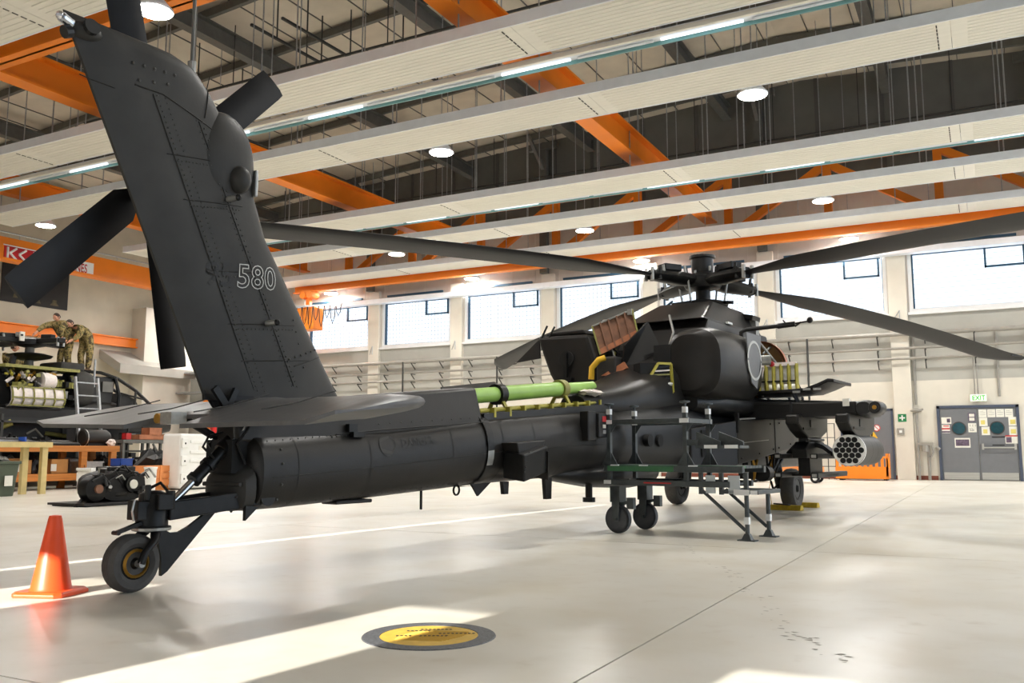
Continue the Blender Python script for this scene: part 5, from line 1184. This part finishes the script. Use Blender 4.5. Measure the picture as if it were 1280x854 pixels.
MB().b2((.5, -.7, 3.1), (1.25, .3, 3.35)).build('deck_cap', 'hull_light', t, bev=.06)
jumble(t, 60, (-1.2, -.98, 2.55), (.25, -.70, 3.0), ['dull_silver', 'primer_dull', 'mech_black', 'dull_silver', 'brass', 'rag_white', 'mech_black', 'primer_yellow'], 3, .08, .24, 'engine_piece')
jumble(t, 26, (.35, -.95, 2.1), (.8, -.7, 2.95), ['mech_black', 'mech_black', 'dull_silver', 'primer_dull', 'hull_dark'], 4, .08, .25, 'engine_piece')
MB().lathe([(.0, 0), (.2, .02), (.24, .2), (.24, .4)], (.18, -.86, 2.75), (-1, 0, 0), 16).build('exhaust_can', 'rag_white', t, 40)
MB().box((.0, -1.02, 2.78), (.2, .05, .14)).build('yellow_tag', 'yellow', t)
# ribbed white cowl hanging open
m = MB(); m.rings([[(-1.12, y, z), (.40, y, z), (.40, y+.03, z), (-1.12, y+.03, z)] for y, z in ((-1.02, 2.55), (-1.08, 2.4), (-1.1, 2.2), (-1.02, 2.07), (-.9, 2.03))]); cw = m.build('open_cowl', 'rag_white', t, 40)
for k in range(6):
    x = -1.1+k*.296; MB().tube([(x, -1.04, 2.55), (x, -1.1, 2.4), (x, -1.12, 2.2), (x, -1.04, 2.07)], .025, 4).build('cowl_rib', 'primer_dull', cw)
for z, y in ((2.55, -1.04), (2.27, -1.12), (2.07, -1.05)): MB().bar((-1.12, y, z), (.40, y, z), .03, .035).build('cowl_rail', 'primer_dull', cw)
# rotor head without blades
MB().cyl((0, 0, 3.1), (0, 0, 3.85), .12, n=14).build('mast', 'steel_grey', t, 40)
MB().lathe([(.2, 3.36), (.55, 3.44), (.6, 3.5), (.4, 3.55), (.15, 3.58)], n=20).build('swashplate', 'mech_black', t, 40)
MB().bar((-.55, -.1, 3.2), (-.5, -.1, 3.5), .12, .12).build('servo', 'mech_black', t)
m = MB(); m.lathe([(.15, 3.72), (.42, 3.78), (.42, 3.92), (.2, 3.98)], n=20); hb = m.build('rotor_hub', 'mech_black', t, 40)
for a in (4, 94, 184, 274):
    d = Vector((math.cos(R(a)), math.sin(R(a)), 0)); w_ = Vector((-d.y, d.x, 0))
    b = MB(); b.bar(d*.3+Vector((0, 0, 3.88)), d*1.25+Vector((0, 0, 3.86)), .24, .13); b.bar(d*.5+Vector((0, 0, 4.0)), d*.9+Vector((0, 0, 3.98)), .16, .12); b.build('rotor_arm', 'mech_black', hb, bev=.02)
    for s in (-.09, .09): MB().cyl(d*1.2+w_*s+Vector((0, 0, 3.7)), d*1.2+w_*s+Vector((0, 0, 3.95)), .035, n=8).build('blade_bolt', 'dull_silver', hb)
MB().b2((-.48, -.3, 3.85), (-.36, -.24, 4.1)).build('paper_tag', 'paper', hb)
jumble(hb, 14, (-.9, -.3, 3.85), (.6, .0, 4.05), ['mech_black', 'mech_black', 'dull_silver'], 8, .07, .16, 'hub_fitting')
# canopy frame
def fr(pts, r=.05): return MB().tube(pts, r, 6).build('canopy_frame', 'mech_black', t, 50)
fr([(1.35, -.5, 3.15), (1.9, -.5, 3.15), (2.5, -.48, 3.02), (3.2, -.44, 2.7), (3.9, -.36, 2.25)]); fr([(1.35, .5, 3.15), (1.9, .5, 3.15), (2.5, .48, 3.02), (3.2, .44, 2.7), (3.9, .36, 2.25)])
fr([(2.4, -.5, 3.05), (2.5, -.6, 2.5), (2.45, -.62, 2.0)]); fr([(3.2, -.44, 2.7), (3.1, -.55, 2.3), (3.0, -.55, 2.0)], .035); fr([(2.5, -.55, 2.6), (3.5, -.45, 2.45)], .03); fr([(2.4, -.5, 3.05), (2.4, .5, 3.05)], .04)
MB().prism([(1.4, 2.0), (2.3, 2.0), (2.45, 3.0), (1.7, 3.05), (1.5, 2.5)], -.45, .45).build('rear_cockpit', 'black', t); MB().prism([(2.5, 2.0), (3.5, 2.0), (3.2, 2.45), (2.7, 2.6)], -.42, .42).build('front_cockpit', 'black', t)
MB().box((2.15, -.5, 2.75), (.35, .06, .3)).build('cockpit_panel', 'steel_grey', t)
MB().cyl((1.55, -.7, 2.7), (1.55, -.7, 3.5), .03, n=6).build('aerial', 'galv', t)
# jacks under it
for x, y in ((-2.5, -.7), (1.8, -.6), (-2.5, .7), (1.8, .6)): MB().cyl((x, y, 0), (x, y, 1.35), .08, n=10).build('support_jack', 'dark_steel', t); 
# ---- people
def person(name, label, J, facing, hair=True, cat='person'):
    """J: joint positions in world metres; facing: unit vector of the face"""
    root = thing(name, label, cat, (J['pel'][0], J['pel'][1], min(J['anL'][2], J['anR'][2])-.08))
    base = Vector(root.location)
    def skin(verts, edges, rad, rootv=0):
        me = bpy.data.meshes.new('sk'); me.from_pydata([Vector(v)-base for v in verts], edges, []); o = bpy.data.objects.new('sk', me); COL.objects.link(o)
        o.modifiers.new('s', 'SKIN'); sub = o.modifiers.new('u', 'SUBSURF'); sub.levels = 1; sub.render_levels = 1
        for i, r in enumerate(rad):
            sv = me.skin_vertices[0].data[i]; sv.radius = (r, r) if not isinstance(r, tuple) else r; sv.use_root = (i == rootv)
        dg = bpy.context.evaluated_depsgraph_get(); dg.update(); e = o.evaluated_get(dg); mm = e.to_mesh()
        out = ([tuple(v.co) for v in mm.vertices], [tuple(p.vertices) for p in mm.polygons]); e.to_mesh_clear(); bpy.data.objects.remove(o); return out
    names = ['pel', 'belly', 'chest', 'neck', 'shL', 'elL', 'wrL', 'shR', 'elR', 'wrR', 'hpL', 'knL', 'anL', 'hpR', 'knR', 'anR']
    V = [J[k] for k in names]; E = [(0, 1), (1, 2), (2, 3), (2, 4), (4, 5), (5, 6), (2, 7), (7, 8), (8, 9), (0, 10), (10, 11), (11, 12), (0, 13), (13, 14), (14, 15)]
    rad = [.13, .13, .15, .058, .075, .05, .03, .075, .05, .03, .095, .06, .04, .095, .06, .04]
    b = MB(); b.add(*skin(V, E, rad))
    f = Vector(facing).normalized(); hd = Vector(J['head'])-base; up_ = (Vector(J['head'])-Vector(J['neck'])).normalized(); sd_ = f.cross(up_).normalized(); up_ = sd_.cross(f)
    M = Matrix((sd_, f, up_)).transposed(); rg = []
    for j in range(11):
        tt = max(-1.5, min(1.5, -PI/2+PI*j/10)); cz = math.sin(tt); w = math.cos(tt)*(1 if cz > -.2 else 1-.25*(-cz-.2))
        rg.append([hd+M @ Vector((.078*w*math.cos(a), .1*w*math.sin(a), .118*cz)) for a in [2*PI*i/16 for i in range(16)]])
    b.rings(rg)
    b.rings([[hd+M @ Vector((x*.018, .094+k, z)) for x, z in ((-1, -.03), (1, -.03), (.5, .02), (-.5, .02))] for k in (-.01, .02)])       # nose
    for s in (-1, 1):
        b.sphere(tuple(hd+M @ Vector((s*.08, .0, -.005))), (.014, .02, .03), 6, 5)
        wr = Vector(J['wrL' if s < 0 else 'wrR'])-base; el = Vector(J['elL' if s < 0 else 'elR'])-base; dd = (wr-el).normalized(); side = dd.cross(Vector((0, 0, 1))).normalized()
        b.tube([wr-dd*.03, wr+dd*.04, wr+dd*.09], [.03, .04, .036], 8)
        for q in range(4): b.tube([wr+dd*.08+side*(-.03+.02*q), wr+dd*(.13+.012*(q in (1, 2)))+side*(-.034+.022*q), wr+dd*.15+side*(-.034+.022*q)-Vector((0, 0, .025))], .009, 5)
        b.tube([wr+dd*.03+side*.03*s, wr+dd*.07+side*.06*s, wr+dd*.10+side*.065*s-Vector((0, 0, .015))], .011, 5)
    body = b.build('body', 'skin_tone', root, 60)
    for s in (-1, 1): MB().sphere(tuple(hd+M @ Vector((s*.032, .088, .012))), .011, 8, 6).build('eye', 'black', body)
    MB().bar(hd+M @ Vector((-.025, .092, -.055)), hd+M @ Vector((.025, .092, -.055)), .01, .008).build('mouth', 'bare_brown', body)
    c = MB(); c.add(*skin(V[:3]+[Vector(J['chest']).lerp(Vector(J['neck']), .6)]+V[4:6]+[Vector(J['elL']).lerp(Vector(J['wrL']), .88)]+V[7:9]+[Vector(J['elR']).lerp(Vector(J['wrR']), .88)]+V[10:], E,
        [.19, .19, .205, .095, .12, .085, .06, .12, .085, .06, .135, .1, .085, .135, .1, .085]))
    c.build('uniform', 'camouflage', root, 70)
    for s in ('L', 'R'):
        a = Vector(J['an'+s])-base; g_ = Vector((f.x, f.y, 0)).normalized(); d = MB(); d.tube([a+Vector((0, 0, .12)), a+Vector((0, 0, .0)), a-Vector((0, 0, .03))], [.065, .06, .05], 8); d.rings([sring(0, 0, 0, .05, .05, 3, 8)]*1 if False else [[a+g_*x+Vector((0, 0, -.08))+Vector((-g_.y*w, g_.x*w, 0)) for w in (-.045, .045)]+[a+g_*x+Vector((0, 0, h))+Vector((-g_.y*w, g_.x*w, 0)) for w in (.04, -.04)] for x, h in ((-.09, .0), (.05, .0), (.12, -.02), (.17, -.045))]); d.build('boot', 'boot_tan', root, 50)
    if hair:
        hg = []
        for j in range(7):
            tt = max(-1.5, min(1.5, -.35+(PI/2+.35)*j/6)); 
            hg.append([hd+M @ Vector((.086*math.cos(tt)*math.cos(a), -.012+.104*math.cos(tt)*math.sin(a)-(.03 if math.sin(a) > .5 and j < 3 else 0), .128*math.sin(tt)+(.05 if math.sin(a) > .4 and j < 3 else 0))) for a in [2*PI*i/16 for i in range(16)]])
        MB().rings(hg).build('hair', 'hair_brown', root, 60)
    return root
Vv = Vector
# bending soldier reaching left over the rotor head
X0 = -23.35; DK = 3.13
person('person', 'person in camouflage bending with one arm stretched over the stripped rotor head', dict(
    pel=(X0+.1, 16.43, DK+.92), belly=(X0+.1, 16.36, DK+1.08), chest=(X0+.1, 16.26, DK+1.30), neck=(X0+.1, 16.18, DK+1.44), head=(X0+.12, 16.05, DK+1.53),
    shL=(X0+.30, 16.20, DK+1.34), elL=(X0+.42, 15.98, DK+1.10), wrL=(X0+.40, 16.06, DK+.92), shR=(X0-.08, 16.10, DK+1.36), elR=(X0-.1, 15.80, DK+1.26), wrR=(X0-.08, 15.60, DK+1.06),
    hpL=(X0+.2, 16.46, DK+.88), knL=(X0+.2, 16.40, DK+.48), anL=(X0+.2, 16.46, DK+.1), hpR=(X0, 16.46, DK+.88), knR=(X0, 16.32, DK+.48), anR=(X0, 16.32, DK+.1)), (.15, -.8, -.55))
# second soldier, bent double
X1 = -22.98
person('person', 'person in camouflage bent double with hands on the stripped rotor head', dict(
    pel=(X1, 16.90, DK+.95), belly=(X1, 16.80, DK+1.12), chest=(X1, 16.60, DK+1.26), neck=(X1, 16.44, DK+1.30), head=(X1, 16.30, DK+1.36),
    shL=(X1+.2, 16.54, DK+1.24), elL=(X1+.26, 16.40, DK+.98), wrL=(X1+.22, 16.22, DK+.86), shR=(X1-.2, 16.54, DK+1.24), elR=(X1-.22, 16.5, DK+1.0), wrR=(X1-.14, 16.3, DK+.88),
    hpL=(X1+.1, 16.90, DK+.9), knL=(X1+.12, 16.9, DK+.5), anL=(X1+.12, 16.86, DK+.1), hpR=(X1-.1, 16.90, DK+.9), knR=(X1-.1, 16.76, DK+.5), anR=(X1-.1, 16.84, DK+.1)), (.1, -.75, -.65))
# third person standing behind the stripped engine
X2, Y2, Z2 = -25.0, 16.0, 2.22
def stander(X, Y, Z): return dict(pel=(X, Y, Z+.95), belly=(X, Y, Z+1.12), chest=(X, Y, Z+1.34), neck=(X, Y, Z+1.5), head=(X, Y+.02, Z+1.66), shL=(X-.0, Y+.2, Z+1.4), elL=(X+.05, Y+.26, Z+1.14), wrL=(X+.2, Y+.2, Z+.95), shR=(X, Y-.2, Z+1.4), elR=(X+.05, Y-.26, Z+1.14), wrR=(X+.2, Y-.2, Z+.95), hpL=(X, Y+.1, Z+.9), knL=(X, Y+.1, Z+.5), anL=(X, Y+.1, Z+.1), hpR=(X, Y-.1, Z+.9), knR=(X, Y-.1, Z+.5), anR=(X, Y-.1, Z+.1))
person('person', 'person in camouflage standing behind the stripped engine, face in profile', stander(X2, Y2, Z2), (.55, .8, -.05))
person('person', 'person cut off by the picture edge beside the stripped engine', stander(-25.1, 15.12, Z2-.06), (.5, .6, -.1))
t = thing('work_platform', 'dark raised platform behind the second helicopter', 'platform', (-25.1, 15.4, 0))
MB().b2((-.5, -1.2, 2.24), (.5, 1.2, 2.3)).build('deck', 'dark_steel', t)
for x in (-.4, .4):
    for y in (-1.1, 1.1): MB().b2((x-.04, y-.04, 0), (x+.04, y+.04, 2.24)).build('leg', 'dark_steel', t)
# ---- ladder in front of the second helicopter
t = thing('step_ladder', 'pale metal ladder leaning in front of the second helicopter', 'ladder', (-19.85, 14.97, 0))
for y in (-.3, .34): MB().bar((0, y, 0), (-.5, y, 2.75), .05, .08).build('rail', 'galv', t)
for k in range(8): MB().bar((-.06*k-.055, -.3, .3+.33*k), (-.06*k-.055, .34, .3+.33*k), .06, .03).build('rung', 'galv', t)
# ---- dark rack added to cover bright gaps between bench and helicopter
t = thing('filler_rack', 'low black filler rack with parts covering the gap behind the timber bench', 'rack', (-20.75, 13.9, 0))
for y in (-3.0, -1.0, 1.0, 3.0):
    for x in (-.3, .3): MB().b2((x-.03, y-.03, 0), (x+.03, y+.03, 1.75)).build('upright', 'dark_steel', t)
for z in (.15, .85, 1.55): MB().b2((-.33, -3.05, z), (.33, 3.05, z+.05)).build('shelf', 'dark_steel', t)
MB().b2((-.33, -3.05, .1), (-.30, 3.05, 1.7)).build('back_sheet', 'black', t)
jumble(t, 44, (-.15, -2.8, .3), (.28, 2.7, .6), ['black', 'mech_black', 'hull_dark', 'dark_steel', 'cardboard', 'bin_green'], 51, .15, .4, 'stored_item')
jumble(t, 44, (-.15, -2.8, 1.0), (.28, 2.7, 1.3), ['black', 'mech_black', 'hull_dark', 'dark_steel', 'primer_dull', 'steel_grey'], 52, .15, .4, 'stored_item')
# ---- timber bench with boxes
t = thing('timber_bench', 'long timber workbench with lower shelf in front of the second helicopter', 'bench', (-19.25, 12.9, 0))
MB().b2((-.5, -2.6, .86), (.45, 1.98, 1.0)).build('top', 'timber', t, bev=.008); MB().b2((-.5, -2.6, .2), (.45, 1.98, .36)).build('shelf', 'timber', t, bev=.008)
for y in (-2.5, .95, 1.75):
    for x in (-.42, .34): MB().b2((x, y, 0), (x+.1, y+.15, .86)).build('leg', 'timber', t)
MB().b2((-.4, -2.5, .06), (-.36, 1.8, .18)).build('rear_stretcher', 'pipe_grey', t)
def box_thing(name, lab, cat, lo, hi, mm, extra=(), grp=None, bev=.01):
    c = ((lo[0]+hi[0])/2, (lo[1]+hi[1])/2, lo[2]); t = thing(name, lab, cat, c, 0, grp); h = [(b-a)/2 for a, b in zip(lo, hi)]
    w_, d_, z_ = h[0], h[1], h[2]*2; b = MB(); th = .012
    b.b2((-w_, -d_, 0), (w_, d_, th)); b.b2((-w_, -d_, 0), (-w_+th, d_, z_)); b.b2((w_-th, -d_, 0), (w_, d_, z_)); b.b2((-w_, -d_, 0), (w_, -d_+th, z_)); b.b2((-w_, d_-th, 0), (w_, d_, z_))
    b.build('body', mm, t)
    for nm, l2, h2, m2 in extra: MB().b2(l2, h2).build(nm, m2, t)
    return t, h
def lids(h): return [('lid_flap', (-h[0], -h[1], h[2]*2-.012), (h[0], -.005, h[2]*2), 'cardboard'), ('lid_flap', (-h[0], .005, h[2]*2-.012), (h[0], h[1], h[2]*2), 'cardboard')]
for lab, y0, y1, z1 in (('open cardboard box with two white labels on the bench shelf', 12.05, 12.72, .68), ('plain cardboard box near the middle of the bench shelf', 13.18, 13.62, .70)):
    t, h = box_thing('cardboard_box', lab, 'box', (-19.5, y0, .36), (-18.95, y1, z1), 'cardboard', (), 'cardboard boxes on the bench shelf')
    MB().b2((-h[0], -h[1], h[2]*2-.012), (h[0], -.005, h[2]*2)).build('lid_flap', 'cardboard', t); MB().b2((-h[0], .005, h[2]*2-.012), (h[0], h[1], h[2]*2)).build('lid_flap', 'cardboard', t)
    for k in range(2 if y0 < 13 else 1): MB().b2((h[0], -.22+.2*k, .06), (h[0]+.004, -.08+.2*k, .22)).build('label_sheet', 'paper', t)
t, h = box_thing('plastic_tub', 'clear plastic tub on the bench shelf', 'tub', (-19.4, 14.02, .36), (-18.9, 14.5, .62), 'clear_plastic'); MB().b2((-h[0]-.02, -h[1]-.02, .24), (h[0]+.02, h[1]+.02, .27)).build('rim', 'clear_plastic', t)
t, h = box_thing('plastic_tub', 'smaller clear tub stacked behind the large tub', 'tub', (-19.68, 13.98, .36), (-19.42, 14.4, .72), 'clear_plastic'); MB().b2((-h[0]-.0, -h[1]-.02, .33), (h[0], h[1]+.02, .36)).build('rim', 'clear_plastic', t)
for k in range(2):
    t = thing('hanging_tag', 'white tag hanging from the bench shelf edge, %s' % ('nearer the boxes', 'nearer the tub')[k], 'tag', (-18.78, 13.72+.16*k, .18), 0, 'tags on the bench')
    MB().b2((0, 0, 0), (.006, .09, .2)).build('card', 'paper', t); MB().tube([(0, .045, .2), (0, .045, .3), (-.02, .045, .37)], .006, 5).build('string', 'black', t)
t = thing('dark_sack', 'dark cloth bundle on the bench shelf', 'bundle', (-19.3, 12.95, .36)); o = rag('cloth', (0, 0, .2), (.2, .2, .2), 'black'); o.parent = t
t = thing('dark_sack', 'black bundle lying under the bench top at its far end', 'bundle', (-19.3, 14.75, .36)); o = rag('cloth', (0, 0, .2), (.2, .17, .2), 'black'); o.parent = t
# things on the bench top
def part_heap(lab, c, s, n, seed, mats, nm='machine_part'):
    t = thing(nm, lab, 'machine part', c); m = MB(); m.rings([[(s[0]*a*k, s[1]*b*k, z*s[2]) for a, b in ((-1, -1), (1, -1), (1, 1), (-1, 1))] for k, z in ((1, 0), (1, .35), (.6, .6), (.55, .8))]); m.build('casting', mats[0], t, bev=.02)
    jumble(t, n, (-s[0]*.9, -s[1]*.9, s[2]*.25), (s[0]*.9, s[1]*.9, s[2]*.9), mats, seed, .06, .16, 'fitting'); return t
part_heap('long dark machine part lying on the bench top near the picture edge', (-19.2, 12.2, 1.0), (.35, .7, .22), 16, 31, ['mech_black', 'mech_black', 'dull_silver', 'blue', 'bare_brown'])
part_heap('dark machined part on the middle of the bench top', (-19.2, 13.45, 1.0), (.3, .42, .16), 10, 32, ['mech_black', 'mech_black', 'dull_silver'])
t = thing('engine_canister', 'dark barrel shaped engine part on the bench top', 'machine part', (-19.25, 14.5, 1.0))
MB().lathe([(.16, 0), (.2, .04), (.2, .62), (.15, .7)], (0, -.35, .2), (0, 1, 0), 20).build('barrel', 'hull', t, 40); MB().b2((-.18, -.3, 0), (.18, .3, .06)).build('cradle', 'mech_black', t); MB().lathe([(.21, 0), (.21, .03)], (0, -.33, .2), (0, 1, 0), 20, caps=False).build('ring', 'dull_silver', t)
t = thing('white_rag', 'crumpled white rag on the bench top beside the barrel', 'rag', (-19.0, 14.78, 1.0)); o = rag('cloth', (0, 0, .08), (.1, .12, .08), 'rag_white'); o.parent = t
# pale timber trestle in front
t = thing('pale_trestle', 'pale bare timber trestle frame in front of the bench', 'trestle', (-17.35, 11.0, 0))
MB().b2((-.15, -1.6, .95), (.15, .98, 1.06)).build('top_beam', 'pale_timber', t)
for x, y in ((-.12, .55), (.06, .85), (-.12, -1.4), (.06, -1.2)): MB().b2((x-.05, y-.06, 0), (x+.05, y+.06, .95)).build('leg', 'pale_timber', t)
# bin
t = thing('waste_bin', 'dark green plastic waste bin at the picture edge', 'bin', (-17.15, 10.85, 0))
MB().rings([[(a*k, b*k, z) for a, b in ((-1, -.8), (-.8, -1), (.8, -1), (1, -.8), (1, .8), (.8, 1), (-.8, 1), (-1, .8))] for k, z in ((.2, 0), (.26, .62), (.29, .62), (.29, .68), (.25, .68), (.24, .6))]).build('body', 'bin_green', t, bev=.01)
MB().b2((.262, -.06, .2), (.27, .1, .4)).build('white_mark', 'paper', t); o = rag('rubbish', (0, 0, .64), (.18, .18, .12), 'steel_grey'); o.parent = t
# grey steel table beyond the bench
t = thing('steel_table', 'grey steel table beyond the timber bench holding wooden crates', 'table', (-19.3, 15.9, 0))
MB().b2((-.4, -.85, 1.08), (.4, .95, 1.16)).build('top', 'steel_grey', t)
for y in (-.8, .5, .9):
    for x in (-.36, .3): MB().b2((x, y-.03, 0), (x+.06, y+.03, 1.08)).build('leg', 'steel_grey', t)
MB().bar((.33, .1, 1.06), (.33, .5, .5), .04, .04).build('brace', 'steel_grey', t)
for lab, lo, hi, mm in (('low reddish wooden tray on the grey steel table', (-19.3, 15.55, 1.16), (-18.95, 16.3, 1.28), 'copper'), ('brown wooden box stacked on the tray', (-19.25, 15.85, 1.28), (-18.95, 16.25, 1.46), 'copper'), ('small timber box at the end of the steel table', (-19.3, 16.35, 1.16), (-18.95, 16.7, 1.3), 'cardboard')):
    t, h = box_thing('wooden_box', lab, 'box', lo, hi, mm, (), 'boxes on the steel table'); MB().b2((-h[0], -h[1], h[2]*2), (h[0], h[1], h[2]*2+.01)).build('lid', mm, t)
t, h = box_thing('red_canister', 'small red canister on the steel table end', 'canister', (-19.1, 15.15, 1.16), (-18.95, 15.32, 1.32), 'red'); MB().cyl((0, 0, .16), (0, 0, .2), .04, n=10).build('cap', 'black', t)
# blue tub, clutter under the table
t, h = box_thing('blue_tub', 'bright blue plastic tub under the steel table', 'tub', (-18.5, 14.4, .52), (-18.15, 14.75, .70), 'blue'); MB().b2((-h[0]-.01, -h[1]-.01, .16), (h[0]+.01, h[1]+.01, .18)).build('rim', 'blue', t)
t, h = box_thing('storage_case', 'dark storage case standing under the blue tub', 'case', (-18.6, 14.3, 0), (-18.1, 15.2, .52), 'mech_black'); MB().b2((-h[0], -h[1], .5), (h[0], h[1], .52)).build('lid', 'mech_black', t); MB().b2((h[0], -.1, .3), (h[0]+.02, .1, .36)).build('handle', 'dull_silver', t)
part_heap('dark drums and parts stored under the grey steel table', (-19.0, 15.85, 0), (.4, .5, .9), 24, 33, ['black', 'mech_black', 'primer_dull', 'cardboard', 'rag_white', 'black'], 'stored_parts')
t = thing('dark_sack', 'big black cover draped on the pallet boxes beside the white cases', 'cover', (-17.3, 14.6, 0)); o = rag('cloth', (0, 0, .45), (.35, .5, .42), 'black'); o.parent = t
# orange crate with slats
t = thing('slatted_crate', 'orange timber crate with a white tag beside the white cases', 'crate', (-16.75, 14.2, 0))
MB().b2((-.2, -.42, .1), (.2, .42, .55)).build('body', 'crate_orange', t)
for k in range(3): MB().b2((.2, -.44, .12+.15*k), (.225, .44, .25+.15*k)).build('slat', 'crate_orange', t)
for k in range(3): MB().b2((.225, -.43+.39*k, .1), (.24, -.36+.39*k, .56)).build('batten', 'crate_orange', t)
MB().b2((-.2, -.4, 0), (.2, .4, .1)).build('pallet', 'timber', t); MB().b2((.24, .26, .25), (.246, .38, .46)).build('tag', 'paper', t)
# white transport cases
t = thing('white_case', 'tall white ribbed transport case standing behind the tail strut', 'case', (-16.5, 14.95, 0))
MB().b2((-.3, -.52, .03), (.3, .52, 1.27)).build('body', 'crate_white', t, bev=.05)
for z in (.22, .62, .82, 1.06): MB().b2((.3, -.25, z), (.33, .45, z+.07)).build('rib', 'crate_white', t, bev=.01)
for z in (.15, .55, .95): MB().b2((.3, -.5, z), (.335, -.34, z+.22)).build('corner_block', 'crate_white', t, bev=.01); MB().b2((.335, -.43, z+.08), (.345, -.4, z+.12)).build('latch', 'black', t)
MB().b2((.3, -.0, .86), (.304, .3, 1.0)).build('label_sheet', 'paper', t)
for y in (-.45, .35): MB().b2((-.3, y, 0), (.3, y+.12, .03)).build('foot', 'black', t)
t = thing('white_case', 'low white case behind the gearbox on the floor', 'case', (-16.95, 13.3, 0))
MB().b2((-.25, -.72, .04), (.2, .25, .52)).build('body', 'crate_white', t, bev=.02); MB().b2((.2, -.64, .4), (.21, -.62, .45)).build('latch', 'black', t); MB().b2((-.27, -.74, .46), (.22, .27, .52)).build('lid', 'crate_white', t, bev=.01); MB().b2((-.25, -.7, 0), (.2, .22, .04)).build('foot', 'crate_white', t)
t = thing('white_bucket', 'slim white plastic container at the end of the gearbox', 'container', (-16.3, 13.72, 0)); MB().lathe([(.09, 0), (.11, .02), (.13, .48), (.14, .5)], n=16).build('body', 'crate_white', t, 40); MB().lathe([(.145, .5), (.145, .53), (.0, .535)], n=16).build('lid', 'crate_white', t, 40)
# gearbox on a drip tray
t = thing('gearbox', 'black greasy gearbox assembly resting on a flat drip tray', 'gearbox', (-12.95, 10.05, 0))
MB().b2((-.45, -.75, .02), (.45, .55, .055)).build('drip_tray', 'black', t); MB().b2((-.4, -.7, 0), (.4, .5, .02)).build('tray_foot', 'black', t)
MB().rings([sring(x, y, .3, ry, rz, 3, 16) for x, y, ry, rz in ((-.3, .05, .4, .22), (0, .05, .5, .27), (.28, .1, .42, .24))]).build('casing', 'mech_black', t, 40)
MB().lathe([(.10, 0), (.2, .03), (.22, .1), (.22, .2)], (.32, -.42, .27), (-1, 0, 0), 20).build('bevel_housing', 'mech_black', t, 40); MB().cyl((.3, -.42, .27), (.36, -.42, .27), .07, n=14).build('input_flange', 'bare_brown', t, 40)
MB().cyl((.3, .22, .33), (.37, .22, .33), .075, n=16).build('pale_cap', 'paper', t, 40); MB().lathe([(.13, 0), (.13, .05)], (.3, .22, .33), (1, 0, 0), 18).build('output_flange', 'mech_black', t, 40)
MB().b2((-.2, -.1, .5), (.15, .42, .62)).build('top_cover', 'hull_dark', t, bev=.02)
jumble(t, 70, (.05, -.55, .12), (.36, .52, .56), ['mech_black', 'mech_black', 'black', 'dull_silver', 'hull_dark'], 41, .06, .16, 'fitting')
# dust sweepings trail on the floor
mat('scuff', (140, 134, 122), .6, var=.2)
sc = MB(); r_ = random.Random(9)
trail = [(-2.61, 8.36), (-2.09, 7.22), (-1.67, 6.48), (-1.54, 5.95), (-1.3, 5.56), (-1.01, 4.87), (-0.88, 4.48), (-0.71, 4.35), (-0.57, 4.04)]  # trail points taken from image pixels, projected to the floor and baked
for (a, b) in zip(trail, trail[1:]):
    for k in range(9):
        q = r_.random(); x = a[0]+(b[0]-a[0])*q+r_.gauss(0, .03); y = a[1]+(b[1]-a[1])*q+r_.gauss(0, .05); s = r_.uniform(.006, .018); an = r_.uniform(0, 6)
        sc.add([(x+s*math.cos(an+i)*(1.6 if i % 2 else .7), y+s*math.sin(an+i)*.6, .0012) for i in range(6)], [tuple(range(6))])
tag(sc.build('scuff_marks', 'scuff'), 'trail of small dark scuff marks across the pale floor', 'scuff marks', kind='stuff')
